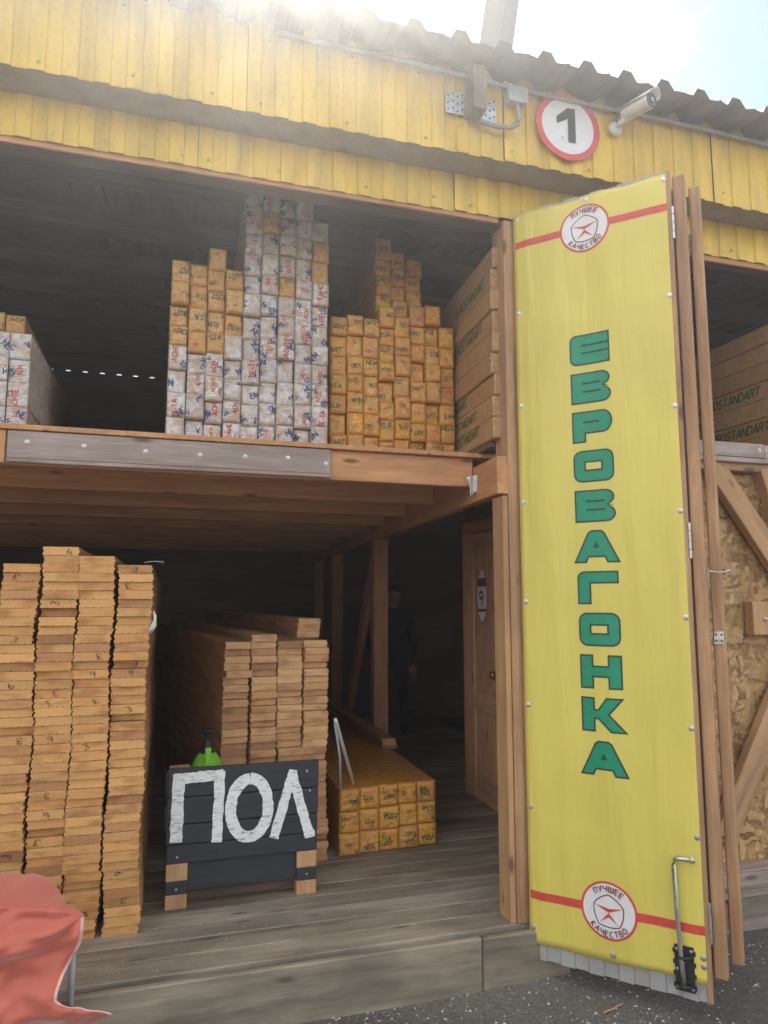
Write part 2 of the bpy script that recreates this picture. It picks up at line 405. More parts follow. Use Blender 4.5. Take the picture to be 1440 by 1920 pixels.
# ------------------------------------------------------------------ mesh helpers
def mesh(name, verts, faces, mats, fm=None, smooth=False):
    me = bpy.data.meshes.new(name)
    me.from_pydata([tuple(v) for v in verts], [], faces)
    for m in (mats if isinstance(mats, (list, tuple)) else [mats]): me.materials.append(m)
    if fm:
        me.polygons.foreach_set('material_index', fm)
    if smooth: me.polygons.foreach_set('use_smooth', [True] * len(me.polygons))
    me.update()
    return me
def link(name, me, parent=None, loc=(0, 0, 0), rot=(0, 0, 0), scale=None):
    o = bpy.data.objects.new(name, me)
    C.objects.link(o)
    o.location = loc; o.rotation_euler = rot
    if scale: o.scale = scale
    if parent: o.parent = parent
    return o
def tag(o, label=None, cat=None, group=None, kind=None):
    if label: o['label'] = label
    if cat: o['category'] = cat
    if group: o['group'] = group
    if kind: o['kind'] = kind
    return o
def empty(name, loc=(0, 0, 0), rz=0.0):
    o = bpy.data.objects.new(name, None); C.objects.link(o)
    o.location = loc; o.rotation_euler = (0, 0, rz); o.empty_display_size = 0.1
    return o
def cbox(sx, sy, sz, c=0.003):
    """chamfered box centred on the origin"""
    h = (sx / 2, sy / 2, sz / 2); c = min(c, min(h) * 0.45)
    V, F, idx = [], [], {}
    for X in (-1, 1):
        for Y in (-1, 1):
            for Z in (-1, 1):
                for a in range(3):
                    p = [X * (h[0] - c), Y * (h[1] - c), Z * (h[2] - c)]
                    p[a] = (X, Y, Z)[a] * h[a]
                    idx[(X, Y, Z, a)] = len(V); V.append(p)
    def q(*k): F.append([idx[i] for i in k])
    for a in range(3):
        b, d = (a + 1) % 3, (a + 2) % 3
        for s in (-1, 1):
            ks = []
            for u, w in ((-1, -1), (1, -1), (1, 1), (-1, 1)):
                t = [0, 0, 0]; t[a] = s; t[b] = u; t[d] = w; ks.append((*t, a))
            q(*(ks if s > 0 else ks[::-1]))
        for u in (-1, 1):
            for w in (-1, 1):
                t1 = [0, 0, 0]; t1[a] = -1; t1[b] = u; t1[d] = w
                t2 = list(t1); t2[a] = 1
                ks = [(*t1, b), (*t2, b), (*t2, d), (*t1, d)]
                q(*(ks if u * w > 0 else ks[::-1]))
    for X in (-1, 1):
        for Y in (-1, 1):
            for Z in (-1, 1):
                ks = [(X, Y, Z, 0), (X, Y, Z, 1), (X, Y, Z, 2)]
                q(*(ks if X * Y * Z > 0 else ks[::-1]))
    return V, F
_bx = {}
def box(name, x0, x1, y0, y1, z0, z1, mat, parent=None, c=0.003, rot=(0, 0, 0)):
    s = (round(x1 - x0, 4), round(y1 - y0, 4), round(z1 - z0, 4))
    key = (s, c, mat.name)
    if key not in _bx:
        V, F = cbox(*s, c); _bx[key] = mesh(name, V, F, mat)
    return link(name, _bx[key], parent, ((x0 + x1) / 2, (y0 + y1) / 2, (z0 + z1) / 2), rot)
def wbox(name, x0, x1, y0, y1, z0, z1, kind, parent=None, c=0.003, rot=(0, 0, 0)):
    d = (x1 - x0, y1 - y0, z1 - z0); ax = 'xyz'[d.index(max(d))]
    return box(name, x0, x1, y0, y1, z0, z1, wood(kind, ax), parent, c, rot)
def bar(name, p, q, w, t, kind, parent=None, side=None):
    """square timber from p to q, width w along 'side', thickness t"""
    p, q = Vector(p), Vector(q); d = q - p; ln = d.length
    V, F = cbox(w, t, ln, 0.003)
    me = mesh(name, V, F, wood(kind, 'z'))
    z = d.normalized(); s = Vector(side) if side else Vector((1, 0, 0))
    x = (s - z * s.dot(z)).normalized(); y = z.cross(x)
    m = Matrix((x, y, z)).transposed().to_4x4(); m.translation = (p + q) / 2
    o = link(name, me, parent); o.matrix_local = m
    return o
def lathe(prof, seg=20, axis='z'):
    V, F = [], []
    n = len(prof)
    for i in range(seg):
        a = 2 * math.pi * i / seg
        for r, z in prof: V.append((r * math.cos(a), r * math.sin(a), z))
    for i in range(seg):
        j = (i + 1) % seg
        for k in range(n - 1): F.append([i * n + k, j * n + k, j * n + k + 1, i * n + k + 1])
    if prof[0][0] > 1e-6: F.append([i * n for i in range(seg)][::-1])
    if prof[-1][0] > 1e-6: F.append([i * n + n - 1 for i in range(seg)])
    return V, F
def tube(pts, r, seg=8):
    V, F = [], []
    pts = [Vector(p) for p in pts]
    up = Vector((0, 0, 1))
    for i, p in enumerate(pts):
        d = (pts[min(i + 1, len(pts) - 1)] - pts[max(i - 1, 0)]).normalized()
        u = up if abs(d.dot(up)) < 0.95 else Vector((1, 0, 0))
        x = d.cross(u).normalized(); y = d.cross(x)
        for k in range(seg):
            a = 2 * math.pi * k / seg
            V.append(p + x * (r * math.cos(a)) + y * (r * math.sin(a)))
    for i in range(len(pts) - 1):
        for k in range(seg):
            j = (k + 1) % seg
            F.append([i * seg + k, i * seg + j, (i + 1) * seg + j, (i + 1) * seg + k])
    F.append(list(range(seg))[::-1]); F.append([(len(pts) - 1) * seg + k for k in range(seg)])
    return V, F
def arc(cx, cy, rx, ry, a0, a1, n=10):
    return [(cx + rx * math.cos(R(a0 + (a1 - a0) * i / n)), cy + ry * math.sin(R(a0 + (a1 - a0) * i / n))) for i in range(n + 1)]

# stroke lettering ---------------------------------------------------
G = {
 'A': (.72, [[(0, 0), (.36, 1), (.72, 0)], [(.14, .34), (.58, .34)]]),
 'B': (.6, [[(0, 0), (0, 1), (.38, 1), (.52, .9), (.52, .64), (.38, .53), (.02, .53)], [(.38, .53), (.58, .4), (.58, .12), (.4, 0), (.02, 0)]]),
 'C': (.64, [arc(.36, .5, .34, .5, 50, 310, 10)]),
 'D': (.64, [[(0, 0), (0, 1), (.3, 1), (.52, .88), (.62, .6), (.62, .4), (.52, .12), (.3, 0), (.02, 0)]]),
 'E': (.55, [[(.55, 1), (0, 1), (0, 0), (.55, 0)], [(.02, .52), (.46, .52)]]),
 'H': (.62, [[(0, 0), (0, 1)], [(.62, 0), (.62, 1)], [(.02, .5), (.6, .5)]]),
 'N': (.64, [[(0, 0), (0, 1), (.64, 0), (.64, 1)]]),
 'O': (.7, [arc(.35, .5, .35, .5, 90, 450, 14)]),
 'R': (.6, [[(0, 0), (0, 1), (.4, 1), (.56, .88), (.56, .62), (.4, .5), (.02, .5)], [(.32, .5), (.6, 0)]]),
 'S': (.58, [[(.56, .82), (.44, .97), (.2, 1), (.04, .86), (.04, .66), (.2, .54), (.42, .46), (.56, .34), (.56, .14), (.4, 0), (.16, .02), (0, .18)]]),
 'T': (.64, [[(0, 1), (.64, 1)], [(.32, 0), (.32, .98)]]),
 'U': (.64, [[(0, 1), (0, .25), (.12, .04), (.32, 0), (.52, .04), (.64, .25), (.64, 1)]]),
 'V': (.68, [[(0, 1), (.34, 0), (.68, 1)]]),
 'K': (.6, [[(0, 0), (0, 1)], [(.58, 1), (.03, .47), (.6, 0)]]),
 '-': (.4, [[(.05, .45), (.35, .45)]]),
 '1': (.36, [[(0, .72), (.26, 1), (.26, 0)]]),
 '3': (.56, [[(.03, .86), (.2, 1), (.42, .97), (.52, .8), (.44, .6), (.22, .53)], [(.22, .53), (.46, .46), (.56, .24), (.44, .04), (.2, 0), (0, .14)]]),
 '9': (.52, [[(.5, .72), (.34, .5), (.1, .55), (.02, .76), (.14, .97), (.36, .98), (.5, .82), (.5, .4), (.36, .02)]]),
 'Л': (.66, [[(0, 0), (.1, .06), (.2, 1), (.66, 1), (.66, 0)]]),
 'У': (.64, [[(0, 1), (.33, .38)], [(.64, 1), (.28, .12), (.06, 0)]]),
 'Ч': (.58, [[(0, 1), (0, .6), (.12, .44), (.56, .44)], [(.58, 1), (.58, 0)]]),
 'Ш': (.82, [[(0, 1), (0, 0), (.82, 0), (.82, 1)], [(.41, .03), (.41, 1)]]),
}
for a, b in zip('АВЕКНОРСТ', 'ABEKHORCT'): G[a] = G[b]
def strip(poly, w, sub=0.08, closed=False):
    """mitred strip along a 2-D polyline: (left, right) point rows"""
    pts = []
    for i in range(len(poly) - 1):
        a, b = poly[i], poly[i + 1]
        n = max(1, int(math.dist(a, b) / sub))
        for k in range(n): pts.append((a[0] + (b[0] - a[0]) * k / n, a[1] + (b[1] - a[1]) * k / n))
    pts.append(poly[-1])
    Lr, Rr = [], []
    for i, p in enumerate(pts):
        a, b = pts[max(i - 1, 0)], pts[min(i + 1, len(pts) - 1)]
        if i == 0: d1 = d2 = (b[0] - p[0], b[1] - p[1])
        elif i == len(pts) - 1: d1 = d2 = (p[0] - a[0], p[1] - a[1])
        else: d1 = (p[0] - a[0], p[1] - a[1]); d2 = (b[0] - p[0], b[1] - p[1])
        l1, l2 = math.hypot(*d1) or 1, math.hypot(*d2) or 1
        n1, n2 = (-d1[1] / l1, d1[0] / l1), (-d2[1] / l2, d2[0] / l2)
        mx, my = n1[0] + n2[0], n1[1] + n2[1]; ml = math.hypot(mx, my)
        if ml < 0.3: mx, my, k = n1[0], n1[1], 1
        else: mx, my = mx / ml, my / ml; k = min(1.8, 1 / max(0.4, mx * n1[0] + my * n1[1]))
        Lr.append((p[0] + mx * w / 2 * k, p[1] + my * w / 2 * k)); Rr.append((p[0] - mx * w / 2 * k, p[1] - my * w / 2 * k))
    return Lr, Rr
def text_geo(txt, h, wt, place, gap=.22, V=None, F=None, sub=0.12, eps=0.00012):
    """place(u, v, k) -> 3-D point; u along the line, v up, metres"""
    V = [] if V is None else V; F = [] if F is None else F
    x = 0.0; k = 0
    for ch in txt:
        if ch == ' ': x += .5; continue
        w, polys = G[ch]
        for po in polys:
            l, r = strip(po, wt, sub)
            b0 = len(V)
            for a, b in zip(l, r):
                V.append(place((x + a[0]) * h, a[1] * h, k * eps)); V.append(place((x + b[0]) * h, b[1] * h, k * eps))
            for i in range(len(l) - 1):
                F.append([b0 + 2 * i, b0 + 2 * i + 1, b0 + 2 * i + 3, b0 + 2 * i + 2])
            k = (k + 1) % 4
        x += w + gap
    return V, F, (x - gap) * h
def text_len(txt, h, gap=.22):
    return (sum(.5 if c == ' ' else G[c][0] + gap for c in txt) - gap) * h

def corrugated(x0, x1, z0, z1, pitch, depth, top_w, slope, mat, name, parent, y=0.0, wob=0.0, thick=0.0012, extra=None):
    """vertical profiled sheet in the XZ plane, ribs towards -Y, given real thickness"""
    prof = []
    x = x0
    while x < x1 - 1e-6:
        seq = [(0, 0), (top_w, 0), (top_w + slope, depth), (pitch - slope, depth)]
        for dx, dy in seq:
            if x + dx <= x1: prof.append((x + dx, dy))
        x += pitch
    prof.append((x1, prof[-1][1]))
    V, F = [], []
    n = len(prof)
    rnd = random.Random(int(x0 * 1000) + 5)
    for t in (0, thick):
        for (px, py) in prof:
            V.append((px, y + py + t, z0 + rnd.uniform(-wob, wob))); V.append((px, y + py + t, z1))
    m = 2 * n
    for i in range(n - 1):
        F.append([2 * i, 2 * i + 2, 2 * i + 3, 2 * i + 1])
        F.append([m + 2 * i, m + 2 * i + 1, m + 2 * i + 3, m + 2 * i + 2])
        F.append([2 * i, m + 2 * i, m + 2 * i + 2, 2 * i + 2])
        F.append([2 * i + 1, 2 * i + 3, m + 2 * i + 3, m + 2 * i + 1])
    return link(name, mesh(name, V, F, mat), parent)

_screw = {}
def screw(parent, x, y, z, r=0.006, normal='-y', mat='steel'):
    key = (r, mat)
    if key not in _screw:
        V, F = lathe([(r * 1.5, 0), (r * 1.5, r * .25), (r, r * .35), (r * .85, r * .9), (0, r)], 8)
        V = [(a, -c, b) for a, b, c in V]
        _screw[key] = mesh('screw', V, [f[::-1] for f in F], M[mat], smooth=False)
    return link('screw', _screw[key], parent, (x, y, z))

# ================================================================== GROUND
def grid_plane(x0, x1, y0, y1, nx, ny, zf):
    V = [(x0 + (x1 - x0) * i / nx, y0 + (y1 - y0) * j / ny, zf(x0 + (x1 - x0) * i / nx, y0 + (y1 - y0) * j / ny)) for j in range(ny + 1) for i in range(nx + 1)]
    F = [[j * (nx + 1) + i, j * (nx + 1) + i + 1, (j + 1) * (nx + 1) + i + 1, (j + 1) * (nx + 1) + i] for j in range(ny) for i in range(nx)]
    return V, F
def ghole(x, y):
    return 0.0 if abs(x) > 8 or abs(y) > 8 else 0.012 * math.sin(x * 2.3 + y) * math.sin(y * 3.1 - x)
V, F = [], []
xs = [-400, -100, -30, -8] + [-6 + 0.25 * i for i in range(49)] + [8, 30, 100, 400]
ys = [-400, -100, -30, -8] + [-6 + 0.25 * i for i in range(49)] + [8, 30, 100, 400]
for yy in ys:
    for xx in xs:
        k = 1.0 if (abs(xx) <= 6 and abs(yy) <= 6) else 0.0
        V.append((xx, yy, k * ghole(xx, yy)))
n = len(xs)
for j in range(len(ys) - 1):
    for i in range(n - 1): F.append([j * n + i, j * n + i + 1, (j + 1) * n + i + 1, (j + 1) * n + i])
g = link('ground', mesh('ground', V, F, M['asphalt'], smooth=True)); tag(g, 'dark dusty asphalt yard strewn with pale grit', 'ground', kind='structure')

# loose gravel
V, F = [], []
rs = random.Random(3)
def stone(x, y, z, s):
    b0 = len(V)
    pts = [(1, 0, 0), (-1, 0, 0), (0, 1, 0), (0, -1, 0), (0, 0, 1), (0, 0, -1)]
    ra = rs.uniform(0, 6.28); ca, sa = math.cos(ra), math.sin(ra)
    f = [rs.uniform(.6, 1.2) for _ in range(3)]
    for p in pts:
        q = (p[0] * f[0] * s * rs.uniform(.7, 1.1), p[1] * f[1] * s * rs.uniform(.7, 1.1), p[2] * f[2] * s * .7)
        V.append((x + q[0] * ca - q[1] * sa, y + q[0] * sa + q[1] * ca, z + q[2] + s * .15))
    for a, b, c in ((0, 2, 4), (2, 1, 4), (1, 3, 4), (3, 0, 4), (2, 0, 5), (1, 2, 5), (3, 1, 5), (0, 3, 5)): F.append([b0 + a, b0 + b, b0 + c])
for _ in range(17000):
    x = rs.uniform(-0.4, 3.6); y = rs.uniform(1.0, 2.84)
    dens = 0.35 + 0.65 * (math.sin(x * 3.3 + 1.7 * y) * .5 + .5)
    if rs.random() > dens: continue
    s = 0.0016 + 0.0066 * rs.random() ** 4.0
    stone(x, y, ghole(x, y), s)
gm = plain('pale_grit', (0.50, 0.49, 0.46), 0.85, 0, 0.35, 30, 0.2)
gr = link('gravel', mesh('gravel', V, F, gm)); tag(gr, 'pale limestone grit scattered over the asphalt', 'gravel', kind='stuff')
# a stick on the asphalt
p = atZ(1150, 1890, 0.012)
V, F = tube([(p.x - .05, p.y - .01, .008), (p.x, p.y, .010), (p.x + .05, p.y + .02, .009)], 0.003, 6)
tag(link('wood_splinter', mesh('wood_splinter', V, F, wood('pine', 'x'))), 'thin wood splinter lying on the asphalt before the folding door', 'splinter')

# ================================================================== FLOOR
FZ = 0.20
flr = link('floor', mesh('floor', *cbox(6.4, 6.2, 0.10, 0.002), wood('floor', 'x')), None, (-0.2 + 0.0, 6.0, FZ - 0.08))
tag(flr, 'weathered timber floor of the store, grey brown planks', 'floor', kind='structure')
yy = 2.868; i = 0
rf = random.Random(11)
while yy < 6.6:
    w = 0.131
    o = wbox('plank', -3.3, 2.9, yy, yy + w - 0.004, FZ - 0.03, FZ + rf.uniform(-.0015, .0015), 'floor', None, 0.003)
    o.location.y -= 6.0; o.location.x += 0.2; o.location.z -= FZ - 0.08
    o.parent = flr
    yy += w; i += 1
# sill board under the threshold (two lengths)
sill = empty('threshold_board', (0, 2.85, 0))
tag(sill, 'worn grey timber kick board along the front edge of the floor', 'board')
jx = 1.262
for x0, x1, dz, dy in ((-3.3, jx - .004, -0.006, 0), (jx, 1.66, -0.012, .003)):
    o = wbox('length', x0, x1, -0.040 + dy, -0.010 + dy, -0.03, FZ + dz, 'sill', sill, 0.006)

V, F = [], []
rc = random.Random(31)
for _ in range(2600):
    x = rc.uniform(-.9, 1.4); y = 2.87 + 1.4 * rc.random() ** 1.3
    if rc.random() > .35 + .65 * (math.sin(x * 4 + 2.6 * y) * .5 + .5): continue
    a = rc.uniform(0, 6.28); l, w = rc.uniform(.002, .008), rc.uniform(.0008, .0022); z = FZ + .0025
    ca, sa = math.cos(a), math.sin(a); b0 = len(V)
    for du, dv, dz in ((-l, -w, 0), (l, -w, .001), (l, w, .0015), (-l, w, 0)): V.append((x + du * ca - dv * sa, y + du * sa + dv * ca, z + dz * rc.random()))
    F.append([b0, b0 + 1, b0 + 2, b0 + 3])
tag(link('sawdust', mesh('sawdust', V, F, plain('sawdust_chips', (0.52, 0.36, 0.19), 0.9, 0, 0.25, 40, 0))), 'pale sawdust and small wood chips on the plank floor', 'sawdust', kind='stuff')

# ================================================================== SHED
shed = empty('timber_shed', (0, 2.9, 0))
tag(shed, 'timber lumber shed clad in yellow profiled sheets with open loft', 'building')
SX = lambda o: None
def sp(o):                      # parent to the shed, keeping world numbers
    o.parent = shed
    o.location = Vector(o.location) - Vector((0, 2.9, 0))
    return o
# posts at the opening
sp(wbox('post', 1.446, 1.522, 2.862, 2.99, FZ, 3.33, 'frame', None, 0.004))
sp(wbox('jamb_board', 1.418, 1.444, 2.872, 2.98, FZ, 2.015, 'pine', None, 0.003))
sp(wbox('post', -3.4, -3.25, 2.87, 3.0, FZ, 3.33, 'frame'))
# header behind the lower fascia
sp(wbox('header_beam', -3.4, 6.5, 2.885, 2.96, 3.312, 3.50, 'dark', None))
sp(wbox('header_strip', -3.4, 1.425, 2.872, 2.884, 3.316, 3.40, 'beam'))
sp(wbox('header_strip', 2.0, 6.5, 2.872, 2.884, 3.300, 3.40, 'beam'))
# yellow cladding: lower band
def clad(x0, x1, z0, z1, y, nm, rows=(), seed=0):
    rr = random.Random(seed)
    w = 1.15
    x = x0; k = 0
    while x < x1 - .01:
        xe = min(x + w - .002, x1)
        o = corrugated(x, xe, z0 + rr.uniform(-.006, .006), z1, 0.115, 0.008, 0.054, 0.005, M['yellow'], nm, None, y + (k % 2) * .0016, 0.0015)
        sp(o); o.location = (0, -2.9, 0)
        for zr in rows:
            xx = x + .03 + rr.uniform(0, .06)
            while xx < xe - .03:
                s = screw(o, xx, y - 0.0005 + (k % 2) * .0016, zr + rr.uniform(-.012, .012), 0.0055, mat='greyscrew')
                xx += 0.345 + rr.uniform(-.06, .06)
        x += w; k += 1
M['greyscrew'] = plain('painted_screw', (0.58, 0.40, 0.10), 0.5, 0.2, 0.2, 60, 0)
clad(-3.40, 6.5, 3.335, 3.53, 2.858, 'cladding_sheet', (3.375,), 4)
clad(-3.22, 6.7, 3.512, 4.02, 2.700, 'cladding_sheet', (3.56, 3.86), 9)
# soffit between the two bands
o = box('soffit', -3.4, 6.5, 2.712, 2.856, 3.517, 3.526, M['soffit'], None, 0.001); sp(o)
sp(wbox('fascia_batten', -3.4, 6.5, 2.715, 2.76, 3.535, 3.60, 'dark'))
# walls
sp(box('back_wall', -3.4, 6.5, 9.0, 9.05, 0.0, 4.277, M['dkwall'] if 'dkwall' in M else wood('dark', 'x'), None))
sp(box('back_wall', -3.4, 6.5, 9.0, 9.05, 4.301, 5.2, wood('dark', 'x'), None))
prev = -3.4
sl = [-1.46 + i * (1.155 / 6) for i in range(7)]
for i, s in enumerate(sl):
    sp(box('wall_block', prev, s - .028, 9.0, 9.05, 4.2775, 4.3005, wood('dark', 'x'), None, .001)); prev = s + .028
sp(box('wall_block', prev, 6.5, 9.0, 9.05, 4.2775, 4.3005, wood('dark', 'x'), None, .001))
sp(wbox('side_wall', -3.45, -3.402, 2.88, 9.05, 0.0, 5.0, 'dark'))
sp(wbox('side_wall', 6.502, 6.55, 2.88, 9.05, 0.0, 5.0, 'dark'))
# roof sheet : trapezoid ribs running up the slope
SL = math.tan(R(6.5))
V, F = [], []
prof = []
x = -3.9
while x < 7.0:
    for dx, dz in ((0, 0), (.035, .004), (.04, .008), (.05, .008), (.055, .004), (.092, 0), (.118, .042), (.162, .042), (.188, 0)):
        prof.append((x + dx, dz))
    x += 0.202
rr = random.Random(2)
ye0, ye1 = 2.500, 9.6
for t in (0, .0018):
    for px, pz in prof:
        e = rr.uniform(-.004, .004)
        V.append((px, ye0 + e, 3.878 + pz + t)); V.append((px, ye1, 3.878 + (ye1 - ye0) * SL + pz + t))
n = len(prof); m2 = 2 * n
for i in range(n - 1):
    F.append([2 * i, 2 * i + 1, 2 * i + 3, 2 * i + 2]); F.append([m2 + 2 * i, m2 + 2 * i + 2, m2 + 2 * i + 3, m2 + 2 * i + 1])
    F.append([2 * i, 2 * i + 2, m2 + 2 * i + 2, m2 + 2 * i])
o = link('roof_sheet', mesh('roof_sheet', V, F, M['rooftin'])); sp(o); o.location = (0, -2.9, 0)
# rafters / purlins under the roof (they run along the front)
for k in range(8):
    yk = 3.25 + k * 0.78
    zt = 3.868 + (yk - ye0) * SL
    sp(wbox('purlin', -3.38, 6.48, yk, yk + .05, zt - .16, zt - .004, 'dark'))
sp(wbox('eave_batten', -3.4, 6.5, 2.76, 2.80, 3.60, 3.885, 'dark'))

# loft: deck, front beam, joists, side beam, posts
BX = lambda Y: 1.390 + 0.0568 * (Y - 2.80)         # inner face of the side beam
sp(box('loft_deck', -3.40, 2.60, 3.14, 8.99, 2.240, 2.262, wood('beam', 'y'), None, .002))
sp(wbox('front_beam', -3.40, BX(3.17) - .003, 3.170, 3.222, 2.098, 2.239, 'beam', None, .004))
for k in range(1, 9):
    yk = 3.20 + 0.615 * k
    sp(wbox('joist', -3.40, BX(yk) - .003, yk, yk + .05, 2.098, 2.239, 'beam', None, .004))
sb = wbox('side_beam', 0, 0.055, 0, 6.15, 2.022, 2.195, 'beam', None, .004, (0, 0, -math.atan(0.0568)))
cxy = Vector((BX(2.87) + .0275, 2.87, 0)); dxy = Vector((math.sin(math.atan(0.0568)), math.cos(math.atan(0.0568)), 0))
sb.location = cxy + dxy * 3.075 + Vector((0, 0, 2.1085)); sp(sb)
for yk in (5.35, 7.35, 8.7):
    sp(wbox('post', BX(yk) - .01, BX(yk) + .105, yk, yk + .10, FZ, 2.021, 'beam', None, .004))
o = bar('brace', (BX(5.5) + .03, 5.50, 1.86), (BX(6.75) + .03, 6.75, 0.35), 0.05, 0.115, 'beam', None, (1, 0, 0)); sp(o)
# weathered edge board at the loft with screws
pl = empty('edge_board', (0, 3.15, 2.17))
pl.parent = shed; pl.location = (0, 3.146 - 2.9, 0)
for nm, z0, z1, y0, y1, xe in (('board', 2.122, 2.236, 0.0, 0.022, 0.688), ('lower_strip', 2.104, 2.121, -0.003, 0.022, 0.690)):
    wbox(nm, -0.655, xe, y0, y1, z0, z1, 'grey', pl, 0.003)
for xx, zz in ((-.58, 2.19), (-.365, 2.186), (-.12, 2.178), (.105, 2.176), (.30, 2.18), (.49, 2.185), (.665, 2.168)):
    screw(pl, xx, 0.0, zz, 0.0075, mat='whitescrew') if 'whitescrew' in M else screw(pl, xx, 0.0, zz, 0.0075)
wbox('board', -3.3, -0.662, 0.004, 0.022, 2.10, 2.236, 'beam', pl, 0.003)

# closet partition with the panelled door (right, under the loft)
sp(box('partition', 2.10, 2.13, 2.99, 4.16, FZ, 2.239, wood('dark', 'z'), None, .002))
sp(box('partition', 2.10, 2.13, 4.82, 4.86, FZ, 2.239, wood('dark', 'z'), None, .002))
sp(box('partition', 2.10, 2.60, 4.862, 4.89, FZ, 2.239, wood('dark', 'z'), None, .002))
sp(wbox('door_jamb', 2.045, 2.098, 4.74, 4.82, FZ, 2.02, 'beam'))
sp(wbox('door_head', 2.045, 2.098, 4.02, 4.82, 2.022, 2.10, 'beam'))
pd = empty('panel_door'); pd.parent = shed; pd.location = (2.06, 4.14 - 2.9, FZ + .01)
pmat = wood('door', 'z'); W_ = 0.60; H_ = 1.80
box('stile', -.018, .018, 0, .11, 0, H_, pmat, pd, .003)
box('stile', -.018, .018, W_ - .11, W_, 0, H_, pmat, pd, .003)
pmy = wood('door', 'y')
for z0, z1 in ((0, .14), (.60, .72), (H_ - .12, H_)): box('rail', -.017, .017, .111, W_ - .111, z0, z1, pmy, pd, .003)
for z0, z1 in ((.141, .599), (.721, H_ - .121)):
    box('panel', -.008, .008, .112, W_ - .112, z0, z1, pmat, pd, .002)
    box('raised_field', -.014, -.0085, .15, W_ - .15, z0 + .04, z1 - .04, pmat, pd, .002)
V, F = lathe([(.02, 0), (.02, .006), (.01, .01), (.01, .03), (.024, .04), (.028, .055), (.02, .068), (0, .07)], 14)
link('knob', mesh('knob', [(-c, a, b) for a, b, c in V], [f[::-1] for f in F], plain('brass_knob', (.35, .25, .12), .35, .8, .1, 30, 0), smooth=True), pd, (-.018, .085, .86))
# oval sticker
st = []
V, F, fm = [], [], []
def disc(cy, cz, ry, rz, xo, mi, n=28, clip=None):
    b0 = len(V); pts = arc(0, 0, 1, 1, 0, 360, n)[:-1]
    for a, c in pts:
        zz = cz + c * rz
        if clip: zz = min(max(zz, clip[0]), clip[1])
        yy = ry * math.sqrt(max(0, 1 - ((zz - cz) / rz) ** 2)) * (1 if a >= 0 else -1) if clip else a * ry
        V.append((xo, cy + yy, zz))
    F.append(list(range(b0, b0 + n))[::-1]); fm.append(mi)
disc(.33, 1.36, .062, .145, -.0005, 1); disc(.33, 1.36, .057, .139, -.001, 0)
disc(.33, 1.36, .057, .139, -.0015, 1, clip=(1.405, 1.45)); disc(.33, 1.36, .057, .139, -.0015, 1, clip=(1.275, 1.29))
tv, tf, _ = text_geo('9', .075, .16, lambda u, v, k: (-.002 - k, .36 - u, 1.305 + v), V=V, F=F)
fm += [2] * (len(F) - len(fm))
link('sticker', mesh('sticker', V, F, [M['bwhite'], M['bbrown'], M['ink']], fm), pd, (-.0185, -.11, -.40), scale=(1, 1.35, 1.3))

# right bay ----------------------------------------------------------
bay = shed
sp(box('osb_panel', 1.98, 3.6, 3.05, 3.065, 0.257, 2.22, M['osb'], None, .001))
sp(box('osb_panel', 3.604, 5.4, 3.05, 3.065, 0.257, 2.22, M['osb'], None, .001))
for z0, z1 in ((-.02, .10), (.104, .252)):
    sp(wbox('plinth_board', 1.70, 6.4, 2.918, 2.945, z0, z1, 'grey'))
sp(wbox('plinth_cap', 1.98, 6.4, 2.945, 3.07, .235, .256, 'grey'))
sp(wbox('post', 1.98, 2.10, 2.96, 3.045, .256, 3.30, 'frame'))
sp(wbox('loft_beam', 1.98, 6.4, 2.98, 3.045, 2.222, 2.33, 'pine'))
e2 = empty('edge_board'); e2.parent = shed; e2.location = (0, 2.955 - 2.9, 0)
for nm, z0, z1, y0, y1, xa, xb in (('board', 2.29, 2.366, 0, .022, 2.2, 2.99), ('board', 2.29, 2.362, .002, .022, 2.994, 4.6), ('lower_strip', 2.262, 2.287, -.002, .022, 2.2, 3.04)):
    wbox(nm, xa, xb, y0, y1, z0, z1, 'grey', e2)
screw(e2, 2.955, 0, 2.33, .0075)
sp(box('loft_deck', 2.62, 6.4, 2.978, 8.99, 2.331, 2.352, wood('beam', 'y'), None, .002))
o = bar('brace', atY(1320, 850, 3.0), atY(1500, 1125, 3.0), 0.115, 0.05, 'pine', None, (1, 0, .6)); sp(o)
o = bar('brace', atY(1424, 880, 3.0), atY(1500, 1120, 3.0), 0.05, 0.06, 'pine', None, (1, 0, .3)); sp(o)
o = bar('brace', atY(1355, 1570, 3.0), atY(1490, 1230, 3.0), 0.125, 0.05, 'frame', None, (1, 0, -.5)); sp(o)
pa, pb = atY(1412, 1128, 2.98), atY(1465, 1190, 2.98)
o = wbox('cleat', pa.x, pb.x, 2.985, 3.045, pb.z, pa.z, 'pine'); sp(o)
cp = atY(1434, 1161, 2.985)
V, F = lathe([(.012, 0), (.012, .006), (.007, .008), (.007, .014), (0, .016)], 6)
link('bolt_head', mesh('bolt_head', [(a, -c, b) for a, b, c in V], [f[::-1] for f in F], M['steel']), o, Vector((cp.x, 2.985, cp.z)) - Vector(((pa.x + pb.x) / 2, 3.015, (pa.z + pb.z) / 2)))

